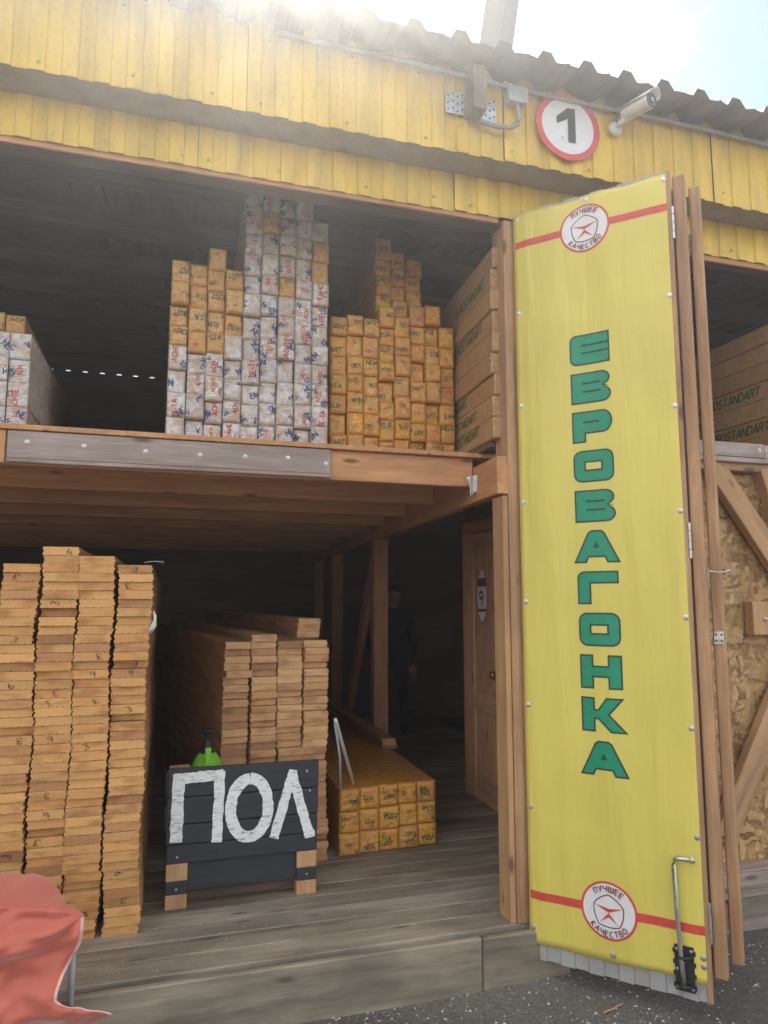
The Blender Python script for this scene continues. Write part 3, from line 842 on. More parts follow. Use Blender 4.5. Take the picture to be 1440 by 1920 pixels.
# ================================================================== FOLDING DOOR
RZ = math.atan2(-.736, .677)
door = empty('folding_door', (1.490, 2.840, 0.0), RZ)
tag(door, 'open folding door leaf with tall yellow banner and wooden stiles', 'door')
DW = 0.684
def dwave(x, z):     # cloth ripple of the banner
    e = min(1, x / .06, (DW - x) / .04) if 0 < x < DW else 0
    e = max(e, 0)
    r = 0.0036 * math.sin(19 * x + 1.2 * math.sin(1.7 * z)) + 0.0022 * math.sin(34 * x + 2.1 * z) * (.4 + .6 * math.sin(z * 1.3) ** 2)
    return -(0.004 + e * (0.006 + r))
corrugated(0.012, DW - .012, 0.075, 3.352, 0.115, 0.008, 0.054, 0.005, M['greysheet'], 'sheet', door, 0.002, .001)
wbox('edge_strip', DW - .010, DW + .008, -.006, .012, .08, 3.345, 'frame', door, .002)
wbox('edge_strip', -.004, .010, -.002, .02, .10, 3.33, 'frame', door, .002)
for x0, x1 in ((0.0, .09), (DW - .09, DW)): wbox('stile', x0 + .001, x1 - .001, .0125 if x0 == 0 else .013, .06, .10, 3.33, 'frame', door)
for z0 in (.12, 1.15, 2.2, 3.23): wbox('rail', .092, DW - .092, .0125, .06, z0, z0 + .09, 'frame', door)
# second and third leaves folded behind, their stiles standing proud of the first
lf = wbox('rear_leaf_stile', .696, .742, .022, .074, .160, 3.330, 'frame', door, .004)
box('rear_leaf_sheet', .02, DW + .030, .076, .082, .16, 3.30, M['greysheet'], door, .001)
lf2 = wbox('rear_leaf_stile', .748, .790, .100, .155, .190, 3.305, 'frame', door, .004)
wbox('rear_leaf_rail', .10, .746, .105, .15, .30, .40, 'frame', door)
wbox('rear_leaf_rail', .10, .746, .105, .15, 3.0, 3.1, 'frame', door)
# hinges
for z in (3.11, 1.78, .36):
    hp = empty('hinge'); hp.parent = door; hp.location = (DW + .011, -.006, z)
    for k in range(4):
        V, F = lathe([(.006, 0), (.006, .033), (.004, .0345)], 10)
        link('knuckle', mesh('knuckle', V, F, M['steel'], smooth=False), hp, (0, 0, -.07 + .036 * k))
# hook and eye
hk = empty('hook_latch'); hk.parent = door; hk.location = (.742, .05, 1.66)
V, F = tube([(-.006, 0, 0), (.006, -.012, .004), (.02, -.016, -.001), (.05, -.016, -.006), (.075, -.008, -.002), (.083, .004, .003)], .0032, 8)
link('hook', mesh('hook', V, F, M['steel'], smooth=True), hk)
V, F = tube([Vector((.078 + .009 * math.cos(a / 10 * 6.28), 0.002, -.004 + .009 * math.sin(a / 10 * 6.28))) for a in range(11)], .0025, 6)
link('eye', mesh('eye', V, F, M['steel'], smooth=True), hk)
# strike plate on the outer stile
sk = box('strike_plate', .752, .786, .0965, .099, 1.375, 1.425, M['steel'], door, .001)
for xx, zz in ((-.010, .012), (.010, .012), (-.010, -.012), (.010, -.012)): screw(sk, xx, -.0012, zz, .003, mat='darksteel')
# banner cloth
V, F = [], []
nx, nz = 40, 150
zb0, zb1 = .148, 3.333
for j in range(nz + 1):
    for i in range(nx + 1):
        x = DW * i / nx; z = zb0 + (zb1 - zb0) * j / nz
        if j == nz: z += .004 * math.sin(x * 21)
        if j == 0: z += .004 * math.sin(x * 17) - .010 * (1 - x / DW)
        V.append((x, dwave(x, z), z))
for j in range(nz):
    for i in range(nx): F.append([j * (nx + 1) + i, j * (nx + 1) + i + 1, (j + 1) * (nx + 1) + i + 1, (j + 1) * (nx + 1) + i])
ban = link('banner', mesh('banner', V, F, M['banner'], smooth=True), door)
sm = ban.modifiers.new('thickness', 'SOLIDIFY'); sm.thickness = .0008; sm.offset = -1
def fine_poly(pts, y_off, cut=0.02):
    """tessellate a 2-D polygon, refine it and lay it on the banner's ripples"""
    tr = tessellate_polygon([[Vector((a, b, 0)) for a, b in pts]])
    bm = bmesh.new(); vs = [bm.verts.new((a, 0, b)) for a, b in pts]
    for t in tr:
        try: bm.faces.new([vs[i] for i in t])
        except ValueError: pass
    for _ in range(6):
        ed = [e for e in bm.edges if e.calc_length() > cut]
        if not ed: break
        bmesh.ops.subdivide_edges(bm, edges=ed, cuts=1)
        bmesh.ops.triangulate(bm, faces=bm.faces[:])
    bm.verts.index_update()
    V = [(v.co.x, dwave(v.co.x, v.co.z) - y_off, v.co.z) for v in bm.verts]
    F = []
    for f in bm.faces:
        f.normal_update()
        ids = [v.index for v in f.verts]
        F.append(ids if f.normal.y < 0 else ids[::-1])
    bm.free()
    return V, F
def inset(pts, d):
    area = sum(pts[i][0] * pts[(i + 1) % len(pts)][1] - pts[(i + 1) % len(pts)][0] * pts[i][1] for i in range(len(pts)))
    sg = 1 if area > 0 else -1
    out = []
    n = len(pts)
    for i in range(n):
        a, p, b = pts[i - 1], pts[i], pts[(i + 1) % n]
        e1 = (p[0] - a[0], p[1] - a[1]); e2 = (b[0] - p[0], b[1] - p[1])
        l1, l2 = math.hypot(*e1), math.hypot(*e2)
        n1 = (-e1[1] / l1 * sg, e1[0] / l1 * sg); n2 = (-e2[1] / l2 * sg, e2[0] / l2 * sg)
        den = 1 + n1[0] * n2[0] + n1[1] * n2[1]
        k = d / max(den, .35)
        out.append((p[0] + (n1[0] + n2[0]) * k, p[1] + (n1[1] + n2[1]) * k))
    return out
def layered(name, layers, parent):
    V, F, fm, mats = [], [], [], []
    for k, (pts, mn) in enumerate(layers):
        v, f = fine_poly(pts, .0010 + .0007 * k)
        b0 = len(V); V += v; F += [[b0 + i for i in q] for q in f]
        if M[mn] not in mats: mats.append(M[mn])
        fm += [mats.index(M[mn])] * len(f)
    return link(name, mesh(name, V, F, mats, fm, smooth=True), parent)
def rnd_rect(x0, x1, y0, y1, r, which):   # which: corners rounded, order bl br tr tl
    P = []
    for (cx_, cy_, a0, px, py), w in zip(((x0 + r, y0 + r, 180, x0, y0), (x1 - r, y0 + r, 270, x1, y0), (x1 - r, y1 - r, 0, x1, y1), (x0 + r, y1 - r, 90, x0, y1)), which):
        P += arc(cx_, cy_, r, r, a0, a0 + 90, 6) if w else [(px, py)]
    return P
LW, LH = .172, .138
def glyph(ch):
    """outer polygon and inner details in metres, origin lower left"""
    s = lambda P: [(a * LW, b * LH) for a, b in P]
    rect = lambda a, b, c, d: s([(a, c), (b, c), (b, d), (a, d)])
    if ch == 'Е': return rnd_rect(0, LW, 0, LH, .03, (1, 0, 0, 1)), [(rect(.29, .955, .36, .42), 'bdark'), (rect(.29, .955, .61, .67), 'bdark')]
    if ch == 'В':
        P = [(0, 0)] + arc(.78 * LW, .25 * LH, .22 * LW, .25 * LH, -90, 75, 8) + [(.965 * LW, .5 * LH)] + arc(.76 * LW, .76 * LH, .22 * LW, .24 * LH, -70, 90, 8) + [(0, LH)]
        return P, [(rect(.28, .74, .35, .41), 'bdark'), (rect(.28, .74, .62, .68), 'bdark')]
    if ch == 'Р':
        P = s([(0, 0), (.34, 0), (.34, .28)]) + arc(.76 * LW, .64 * LH, .24 * LW, .36 * LH, -90, 90, 12) + [(0, LH)]
        return P, [(rect(.28, .68, .61, .68), 'bdark')]
    if ch == 'О': return rnd_rect(0, LW, 0, LH, .036, (1, 1, 1, 1)), [(rect(.27, .73, .34, .66), 'bdark'), (rect(.315, .685, .395, .605), 'banner')]
    if ch == 'А':
        P = [(a * 1.14 - .07 * 1, b) for a, b in [(0, 0), (.28, 0), (.335, .17), (.665, .17), (.72, 0), (1, 0), (.68, .93), (.61, 1), (.39, 1), (.32, .93)]]
        return s(P), [(s([(.42, .46), (.58, .46), (.5, .66)]), 'bdark')]
    if ch == 'Г': return s([(0, 0), (.34, 0), (.34, .62), (1, .62), (1, 1)]) + arc(.03, LH - .03, .03, .03, 90, 180, 6), []
    if ch == 'Н': return s([(0, 0), (.33, 0), (.33, .33), (.67, .33), (.67, 0), (1, 0), (1, 1), (.67, 1), (.67, .68), (.33, .68), (.33, 1), (0, 1)]), []
    if ch == 'К': return s([(0, 0), (.33, 0), (.33, .36), (.40, .36), (.69, 0), (1.08, 0), (.68, .52), (1.02, 1), (.60, 1), (.40, .66), (.33, .66), (.33, 1), (0, 1)]), []
word = 'ЕВРОВАГОНКА'
z_top, z_bot = 2.700, 0.842
for i, ch in enumerate(word):
    zc = z_top - LH - i * (z_top - LH - z_bot) / (len(word) - 1)
    P, inner = glyph(ch)
    mv = lambda Q: [(a + .332 - LW / 2, b + zc) for a, b in Q]
    lay = [(mv(P), 'bdark'), (mv(inset(P, .0072)), 'bgreen')] + [(mv(q), m) for q, m in inner]
    layered('letter', lay, ban)
def quality_mark(xc, zc):
    layered('red_line', [([(0.006, zc - .0165), (xc - .10, zc - .0165), (xc - .10, zc + .0165), (.006, zc + .0165)], 'bred')], ban)
    layered('red_line', [([(xc + .10, zc - .0165), (DW - .006, zc - .0165), (DW - .006, zc + .0165), (xc + .10, zc + .0165)], 'bred')], ban)
    o = lambda P: [(a + xc, b + zc) for a, b in P]
    lay = [(o(arc(0, 0, .110, .110, 0, 360, 48)[:-1]), 'bred'), (o(arc(0, 0, .101, .101, 0, 360, 48)[:-1]), 'bwhite')]
    pent = [(0, .062), (.060, .020), (.042, -.056), (-.042, -.056), (-.060, .020)]
    bul = []
    for i in range(5):          # sides of the badge bulge outwards
        a, b = pent[i], pent[(i + 1) % 5]
        for t in (0, .25, .5, .75):
            x, y = a[0] + (b[0] - a[0]) * t, a[1] + (b[1] - a[1]) * t
            l = math.hypot(x, y); k = 1 + .13 * math.sin(math.pi * t)
            bul.append((x * k, y * k))
    bul = bul[::-1]
    lay += [(o(bul), 'bbrown'), (o(inset(bul, .0045)), 'bwhite')]
    lay += [(o([(-.057, .018), (0, -.006), (.057, .018), (0, .009)][::1]), 'bred'), (o([(-.036, -.046), (0, -.022), (.036, -.046), (0, -.0065)]), 'bred')]
    layered('quality_badge', lay, ban)
    V, F = [], []
    for txt, rad, a0, sgn in (('ЛУЧШЕЕ', .0745, 90, 1), ('КАЧЕСТВО', .0955, 270, -1)):
        h = .0205; Lt = text_len(txt, h, .34)
        half = Lt / (.078 if sgn > 0 else .086) / 2
        def place(u, v, k, rad=rad, sgn=sgn, half=half, Lt=Lt):
            t = (u / Lt - .5) * 2 * half
            if sgn > 0: an = math.pi / 2 - t; r = rad + v
            else: an = -math.pi / 2 + t; r = rad - v
            x, z = xc + r * math.cos(an), zc + r * math.sin(an)
            return (x, dwave(x, z) - .0065 - k, z)
        text_geo(txt, h, .19, place, .34, V, F)
    link('badge_lettering', mesh('badge_lettering', V, F, M['bbrown']), ban)
quality_mark(.330, 3.187)
quality_mark(.328, .330)
for z in (3.318, 2.86, 2.42, 1.98, 1.54, 1.10, .68, .20):
    screw(ban, .016, dwave(.016, z), z, .0075)
for z in (3.312, 2.80, 2.33, 1.90, 1.48, 1.06, .66, .235, .205):
    screw(ban, DW - .018, dwave(DW - .018, z), z, .0075)
for x in (.34,):
    screw(ban, x, dwave(x, 3.32), 3.318, .0075); screw(ban, x, dwave(x, .17), .170, .0085)
# drop bolt
db = empty('drop_bolt'); db.parent = door; db.location = (.60, -.008, .16)
pts = [(.045, -.006, .42), (.03, -.018, .42), (-.004, -.022, .42), (-.016, -.022, .412), (-.020, -.022, .395), (-.014, -.022, .20), (-.006, -.022, .04), (0, -.022, -.03)]
V, F = tube(pts, .0085, 10)
link('rod', mesh('rod', V, F, M['steel'], smooth=True), db)
V, F = lathe([(.011, 0), (.012, .006), (.006, .012), (0, .013)], 10)
link('rod_end', mesh('rod_end', [(a, -c, b) for a, b, c in V], [f[::-1] for f in F], M['steel']), db, (.045, -.012, .42))
bp_ = box('back_plate', -.034, .034, -.006, -.002, -.055, .105, M['darksteel'], db, .001)
for z in (.07, -.03):
    V, F = tube([(-.03, -.006, z), (-.018, -.022, z), (0, -.034, z), (.018, -.022, z), (.03, -.006, z)], .006, 6)
    link('keeper', mesh('keeper', V, F, M['darksteel'], smooth=True), db)
for sx in (-1, 1):
    for k in range(4):
        box('plate_tab', sx * .034 - .006, sx * .034 + .006, -.0065, -.0025, -.045 + .04 * k, -.028 + .04 * k, M['darksteel'], db, .001)
for xx, zz in ((-.026, .09), (.026, .09), (-.026, -.042), (.026, -.042), (-.026, .02)): screw(db, xx, -.006, zz, .004)

# ================================================================== things on the front
def txyz(o, x, y, z): o.location = (x, y, z); return o
sg = empty('round_sign', (1.700, 2.690, 3.735))
tag(sg, 'round white sign with red ring and black number 1 under the eave', 'sign')
V, F = lathe([(.166, 0), (.166, .004), (.138, .0042)], 48)
rotf = lambda V: [(a, -c, b) for a, b, c in V]
V1, F1 = lathe([(.166, 0), (.166, .004), (0, .004)], 56)
link('plate', mesh('plate', rotf(V1), [f[::-1] for f in F1], M['bwhite']), sg, (0, -.002, 0))
V1, F1 = lathe([(.167, .0), (.168, .006), (.137, .006), (.137, .004)], 56)
link('red_ring', mesh('red_ring', rotf(V1), [f[::-1] for f in F1[:56 * 3]], M['bred']), sg, (0, -.0025, 0))
one = [(-.066, .040), (-.006, .094), (.032, .094), (.032, -.078), (-.008, -.078), (-.008, .038), (-.066, .004)]
tr = tessellate_polygon([[Vector((a, b, 0)) for a, b in one]])
link('number', mesh('number', [(a, 0, b) for a, b in one], [list(t) for t in tr], plain('sign_black', (.03, .03, .035), .5, 0, .1, 30, 0)), sg, (0.006, -.0085, .0))
screw(sg, .0, -.006, .14, .006); screw(sg, -.03, -.006, -.06, .006)

cc = empty('security_camera', (1.955, 2.690, 3.775))
tag(cc, 'white bullet security camera on wall bracket under the roof edge', 'camera')
V, F = lathe([(.034, 0), (.036, .012), (.022, .02), (.016, .026), (0, .027)], 20)
link('wall_base', mesh('wall_base', rotf(V), [f[::-1] for f in F], M['white_plastic'], smooth=True), cc)
V, F = tube([(0, -.02, 0), (.015, -.045, .018), (.035, -.065, .035)], .014, 10)
link('arm', mesh('arm', V, F, M['white_plastic'], smooth=True), cc)
bd = Vector((.30, -.95, -.09)).normalized()
def along(V, p):
    z = bd; x = Vector((0, 0, 1)).cross(z).normalized(); y = z.cross(x)
    return [p + x * a + y * b + z * c for a, b, c in V]
p0 = Vector((.022, -.035, .050))
V, F = lathe([(.020, 0), (.033, .012), (.036, .03), (.036, .15), (.033, .156), (.026, .157)], 22)
link('body', mesh('body', along(V, p0), F, M['white_plastic'], smooth=False), cc)
V, F = lathe([(.033, .1575), (.033, .161), (.0, .162)], 22)
link('front_glass', mesh('front_glass', along(V, p0), F, M['darksteel']), cc)
V, F = lathe([(.016, .160), (.016, .165), (.012, .167), (0, .166)], 18)
link('lens', mesh('lens', along(V, p0), F, M['black_glass']), cc)
V, F = [], []
for i in range(15):
    a = R(15 + 150 * i / 14)
    for r in (.041, .0435):
        for c in (.01, .195 - .02 * abs(i - 7) / 7): V.append((r * math.cos(a), r * math.sin(a), c))
for i in range(14):
    a = 4 * i; b = a + 4
    F += [[a, b, b + 1, a + 1], [a + 2, a + 3, b + 3, b + 2], [a + 1, b + 1, b + 3, a + 3], [a, a + 2, b + 2, b]]
link('sun_hood', mesh('sun_hood', along(V, p0), F, M['white_plastic'], smooth=True), cc)
V, F = tube([(0, -.02, .02), (.004, -.012, .06), (.006, -.006, .115)], .003, 6)
link('cable', mesh('cable', V, F, M['black_p'], smooth=True), cc)

# conduit along the eave with the junction box
cd = []
for x in [0.35 + .1 * i for i in range(30)]:
    cd.append((x, 2.676 + .003 * math.sin(x * 5), 3.868 + .004 * math.sin(x * 3.1)))
cdt = link('cable_conduit', mesh('cable_conduit', *tube(cd, .011, 10), M['pipegrey'], smooth=True))
tag(cdt, 'grey cable conduit running along the top of the yellow cladding', 'conduit')
jb = empty('junction_box', (1.430, 2.695, 3.815)); tag(jb, 'pale grey junction box beside the round sign', 'junction box')
box('body', -.045, .045, -.040, 0, -.035, .038, M['grey_plastic'], jb, .006)
box('lid', -.047, .047, -.046, -.0405, -.037, .040, M['grey_plastic'], jb, .003)
hose = [(1.432, 2.672, 3.775), (1.437, 2.665, 3.72), (1.425, 2.66, 3.675), (1.385, 2.66, 3.650), (1.33, 2.665, 3.648), (1.28, 2.67, 3.655), (1.23, 2.68, 3.668)]
hv = []
for i in range(len(hose) - 1):
    for t in (0, .33, .66): hv.append(Vector(hose[i]).lerp(Vector(hose[i + 1]), t))
hv.append(Vector(hose[-1]))
tag(link('flexible_conduit', mesh('flexible_conduit', *tube(hv, .012, 10), M['pipegrey'], smooth=True)), 'bent grey flexible conduit drooping below the perforated bracket', 'conduit')
bk = empty('perforated_bracket', (1.215, 2.690, 3.735)); tag(bk, 'galvanised perforated plates holding a dark timber stub on the yellow cladding', 'bracket')
def perf(x0, x1, z0, z1, nx, nz):
    pl_ = box('plate', x0, x1, -.005, -.002, z0, z1, M['bracket'], bk, .001)
    Vh, Fh = [], []
    for i in range(nx):
        for j in range(nz):
            cxh = x0 + (i + .5) * (x1 - x0) / nx; czh = z0 + (j + .5 + (.2 if i % 2 else -.1)) * (z1 - z0) / nz
            b0 = len(Vh)
            Vh += [(cxh + .0052 * math.cos(a * .785), -.0056, czh + .0052 * math.sin(a * .785)) for a in range(8)]
            Fh.append([b0 + a for a in range(8)])
    link('holes', mesh('holes', Vh, Fh, M['black_p']), bk)
perf(-.125, -.035, -.052, .052, 4, 3)
perf(.035, .118, -.055, .055, 4, 3)
wbox('timber_stub', -.034, .030, -.10, -.002, -.075, .13, 'dark', bk)
fl = empty('square_flue', (1.30, 2.66, 3.94)); tag(fl, 'brownish grey square flue duct rising above the roof edge', 'flue')
f1 = box('duct', -.080, .080, -.05, .05, 0.02, 1.3, M['flue'], fl, .003); f1.rotation_euler = (0, R(9), 0); f1.location = (.10, .0, .66)
f2 = box('seam', .020, .026, -.054, -.0505, 0.02, 1.4, M['flue'], fl, .001); f2.rotation_euler = (0, R(9), 0); f2.location = (.10 + .02, -.052, .66)
gl = atY(868, 912, 3.255)
gv, gf = [], []
rg = random.Random(5)
for i in range(9):
    for j in range(9):
        u, v = i / 8, j / 8
        w = .030 * (1 - .25 * v) * (1 if v < .55 or abs(u - .5) > .1 else .55)
        gv.append((gl.x + (u - .5) * 2 * w + .010 * v, 3.150 - .008 - .014 * math.sin(u * 9 + v * 3) - .006 * rg.random(), gl.z + .032 - v * .088 + .016 * (u - .5) - (.012 if abs(u - .5) < .12 and v > .6 else 0) * -1))
for i in range(8):
    for j in range(8): gf.append([i * 9 + j, (i + 1) * 9 + j, (i + 1) * 9 + j + 1, i * 9 + j + 1])
o = link('cotton_glove', mesh('cotton_glove', gv, gf, M['rag'], smooth=True))
s_ = o.modifiers.new('thickness', 'SOLIDIFY'); s_.thickness = .006
tag(o, 'crumpled white cotton glove tucked on the loft beam', 'glove')

# ================================================================== BOARDS (tongue and groove)
def board_mesh(w, h, ln, shear, end, seed):
    r = random.Random(seed)
    t = .005; q = h
    P = [(0.0, 0.0), (0.0, q * .36), (.0045, q * .38), (.0045, q * .58), (0, q * .6), (0, q), (w - .0048, q), (w - .0048, q * .62), (w, q * .60), (w, q * .38), (w - .0048, q * .36), (w - .0048, 0)]
    low = []
    for k in (0.80, .60, .40, .2):                # relief grooves below
        xk = w * k + r.uniform(-.004, .004)
        low += [(xk + .0022, 0), (xk, .0045), (xk - .0022, 0)]
    P += low
    P = P[::-1] if False else P
    n = len(P)
    V = [(x - w / 2, 0, z + r.uniform(-.0004, .0004)) for x, z in P] + [(x - w / 2 + shear * ln, ln, z) for x, z in P]
    F = [list(range(n))]
    for i in range(n):
        j = (i + 1) % n
        F.append([i, n + i, n + j, j])
    fm = [0] + [1] * n
    F.append([n + i for i in range(n)][::-1]); fm.append(0)
    me = mesh('timber_board', V, F, [end, wood('pine', 'y')], fm)
    bm = bmesh.new(); bm.from_mesh(me); bmesh.ops.recalc_face_normals(bm, faces=bm.faces[:]); bm.to_mesh(me); bm.free()
    return me
def marker(parent, txt, h, w, z0, rng):
    V, F = [], []
    rot = rng.uniform(-.5, .5) + rng.choice((0, 0, 1.57, 3.14))
    ca, sa = math.cos(rot), math.sin(rot)
    ln = text_len(txt, h)
    def pl(u, v, k):
        a, b = u - ln / 2, v - h / 2
        b *= .9
        return (rng.uniform(-.0008, .0008) + a * ca - b * sa + w, -.0012 - k, z0 + rng.uniform(-.0008, .0008) + a * sa * .7 + b * ca * .7)
    text_geo(txt, h, .10, pl, V=V, F=F, sub=.2)
    link('pen_mark', mesh('pen_mark', V, F, M['ink']), parent)
def nth(k): return '%d%s' % (k, 'th' if 10 <= k % 100 <= 20 else {1: 'st', 2: 'nd', 3: 'rd'}.get(k % 10, 'th'))
rb = random.Random(21)
H = 0.0365
lm = [board_mesh(.1425, H - .0011, 3.0, 0.0, M['end_l'], s) for s in range(4)]
colx = [-.588, -.443, -.296, -.146]
YL = 3.235
tops = [1.711, 1.78, 1.716, 1.708]
wob = [[0] * 60 for _ in range(4)]
for c in range(4):
    nrow = int(round((tops[c] - FZ) / H))
    x = 0; drift = 0
    for r_ in range(nrow):
        if rb.random() < .22: drift = rb.uniform(-.009, .009)
        z = FZ + .001 + r_ * H
        lean = (-.020 if c < 3 and r_ < 8 else 0) * (1 - r_ / 8) + .012 * math.sin(r_ * .35 + c * .4) * .4
        dx = drift * .55 + rb.uniform(-.003, .003) + lean
        o = link('timber_board', lm[rb.randrange(4)], None, (colx[c] + dx, YL + rb.choice((rb.uniform(-.008, .006), rb.uniform(-.008, .006), rb.uniform(-.02, .022))) + (0.035 if rb.random() < .06 else 0), z), (0, rb.uniform(-.003, .003), 0))
        marked = rb.random() < .2
        cw = (('column farthest from the dark aisle', 'third column from the dark aisle', 'second column from the dark aisle', 'column beside the dark aisle')[c])
        tw = 'topmost ' if r_ == nrow - 1 else 'lowest ' if r_ == 0 else ''
        tag(o, ('pen marked' if marked else 'bare') + ' board end, tall stack, ' + nth(r_ + 1) + ' up from floor, ' + cw, 'board', 'boards in the tall stack')
        if marked: marker(o, rb.choice(['3', '3', '3', '3', '9']), .036, rb.uniform(-.035, .035), H * .5, rb)
mm = [board_mesh(.1330, H - .0008, 3.0, -0.13, M['end_m'], 10 + s) for s in range(4)]
colm = [.350, .488, .626, .764]
topm = [1.318, 1.36, 1.325, 1.318]
YM = 3.805
for c in range(4):
    nrow = int(round((topm[c] - FZ) / H)); drift = 0
    for r_ in range(nrow):
        if rb.random() < .25: drift = rb.uniform(-.018, .018)
        z = FZ + .001 + r_ * H
        o = link('timber_board', mm[rb.randrange(4)], None, (colm[c] + drift * .5 + rb.uniform(-.002, .002) + (.010 if r_ < 6 else 0), YM + rb.uniform(-.03, .02), z), (0, rb.uniform(-.0035, .0035), 0))
        cw = ('first column from the tall stack', 'second column from the tall stack', 'third column from the tall stack', 'column beside the amber floor packs')[c]
        tw = 'topmost ' if r_ == nrow - 1 else 'lowest ' if r_ == 0 else ''
        tag(o, 'pinkish board end, lower stack, ' + nth(r_ + 1) + ' up from floor, ' + cw, 'board', 'boards in the stack behind the sign')
zt = FZ + .001 + int(round((topm[3] - FZ) / H)) * H
for k in range(3):
    o = link('timber_board', mm[k], None, (.775 + .004 * k, YM + .30, zt + k * H))
    tag(o, 'board set back on top of the pinkish stack, ' + ('lowest', 'middle', 'topmost')[k] + ' of three', 'board', 'boards set back on top of the stack')

# ================================================================== FILM WRAPPED PACKS
def pdisp(seed):
    r = random.Random(seed)
    ph = [r.uniform(0, 6.28) for _ in range(8)]
    a = [r.uniform(.5, 1) for _ in range(4)]
    def f(u, v):       # u,v in 0..1 over the front; depth towards -y
        e = min(1, 7 * min(u, 1 - u)) * min(1, 7 * min(v, 1 - v))
        rid = .0016 * abs(math.sin(v * math.pi * 9 + ph[0]))
        d = .0035 * math.sin(u * 5 + ph[1]) * math.sin(v * 6 + ph[2]) * a[0] + .002 * math.sin(u * 13 + v * 9 + ph[3]) * a[1] + .0018 * math.sin(v * 21 - u * 6 + ph[4]) * a[2]
        return -(.003 + (d + rid) * e) + .010 * (1 - e) ** 2
    return f
def pack_mesh(name, w, h, ln, mat, seed):
    f = pdisp(seed); n = 12
    r = random.Random(seed)
    V, F = [], []
    for j in range(n + 1):
        for i in range(n + 1):
            u, v = i / n, j / n
            x, z = (u - .5) * w, v * h
            V.append((x, f(u, v), z))
    id_ = lambda i, j: j * (n + 1) + i
    for j in range(n):
        for i in range(n): F.append([id_(i, j), id_(i + 1, j), id_(i + 1, j + 1), id_(i, j + 1)])
    ringi = [id_(i, 0) for i in range(n)] + [id_(n, j) for j in range(n)] + [id_(i, n) for i in range(n, 0, -1)] + [id_(0, j) for j in range(n, 0, -1)]
    cur = ringi
    for y in (.02, .3, 1.0, ln):
        nw = []
        for k in ringi:
            x, _, z = V[k]
            wv = 0.0012 * math.sin(y * 40 + k) if y < ln else 0
            nw.append(len(V)); V.append((x * (1.0 - abs(wv)), y, z))
        m_ = len(ringi)
        for k in range(m_): F.append([cur[(k + 1) % m_], cur[k], nw[k], nw[(k + 1) % m_]])
        cur = nw
    F.append(cur[::-1])
    return mesh(name, V, F, mat, smooth=True), f
PW, PH = .0815, .104
protos = {}
for key, mat in (('w', 'film_white'), ('y', 'film_yellow'), ('o', 'film_orange')):
    protos[key] = [pack_mesh('lining_pack', PW, PH, 2.4, M[mat], 100 + i + ord(key)) for i in range(5)]
def print_on(o, f, w, h, items, rng):
    """printed text fragments that follow the crumpled film"""
    for txt, ht, mat, cx_, cz_, rot, wt_ in items:
        V, F = [], []
        ca, sa = math.cos(rot), math.sin(rot)
        ln = text_len(txt, ht, .14)
        ok = []
        def pl(u, v, k):
            a, b = u - ln / 2, v - ht / 2
            a += .002 * math.sin(b * 300 + cx_ * 900)
            x, z = cx_ + a * ca - b * sa, cz_ + a * sa + b * ca
            x = max(-w * .49, min(w * .49, x)); z = max(h * .01, min(h * .99, z))
            return (x, f(x / w + .5, z / h) - .0014 - k, z)
        text_geo(txt, ht, wt_, pl, .14, V, F, sub=.25)
        keep = []
        for q in F:      # drop pieces squashed against the edge
            xs_ = [V[i][0] for i in q]; zs_ = [V[i][2] for i in q]
            if max(xs_) - min(xs_) > 1e-5 and max(zs_) - min(zs_) > 1e-5: keep.append(q)
        link('print', mesh('print', V, keep, M[mat]), o)
rp = random.Random(77)
def nth(k): return '%d%s' % (k, 'th' if 10 <= k % 100 <= 20 else {1: 'st', 2: 'nd', 3: 'rd'}.get(k % 10, 'th'))
def look(items):
    t = [('red' if 'red' in i[2] else 'orange' if 'orange' in i[2] else 'blue' if 'blue' in i[2] else 'green') for i in items]
    t = sorted(set(t))
    return ' '.join(t) + ' print' if t else 'no print'
def place_word(r_, c, of): return '%s up, %s column from %s' % (nth(r_ + 1), nth(c), of)
def white_items(rng):
    it = []
    t = rng.random()
    if t < .55: it.append((rng.choice(['ТАНС', 'АСНТЕ', 'ТЕ-ТА', 'НТЕ-Т', 'АСН']), rng.uniform(.017, .026), rng.choice(['p_red', 'p_red', 'p_red', 'p_orange']), rng.uniform(-.012, .016), rng.uniform(.03, .075), 1.5708 + rng.uniform(-.12, .12), .2))
    if rng.random() < .75: it.append((rng.choice(['VN', 'EN', 'C', 'NE', 'E', 'CE', 'V']), rng.uniform(.018, .028), 'p_blue', rng.choice([-.032, .030, .02]), rng.uniform(.015, .085), rng.uniform(-.9, .9), .22))
    if rng.random() < .5: it.append((rng.choice(['E', 'V', 'N']), rng.uniform(.02, .03), 'p_blue', rng.choice([-.026, .030]), rng.uniform(.02, .09), rng.uniform(-1.2, 1.2), .26))
    if rng.random() < .4: it.append((rng.choice(['-', 'V', 'T']), .022, 'p_blue', rng.choice([-.03, .034]), rng.uniform(.02, .09), rng.uniform(-.9, .9), .16))
    return it
def yellow_items(rng):
    it = []
    if rng.random() < .55: it.append((rng.choice(['DART', 'ROST', 'STA', 'NDA', 'EUR', 'OST', 'ART', 'RD']), rng.uniform(.020, .027), 'p_green', rng.uniform(-.02, .02), rng.uniform(.03, .085), rng.choice([0, math.pi]) + rng.uniform(-.15, .15), .17))
    if rng.random() < .5: it.append((rng.choice(['E', 'T', 'N', 'U', '-', 'H']), .024, 'p_green', rng.choice([-.036, .036]), rng.uniform(.02, .09), rng.uniform(-.4, .4), .18))
    if rng.random() < .55: it.append((rng.choice(['SOR', 'RT', 'ASS', 'OS', 'SS']), rng.uniform(.012, .018), 'p_red', rng.uniform(-.015, .015), rng.uniform(.025, .08), rng.uniform(-.5, .5), .18))
    return it
LZ = 2.2625
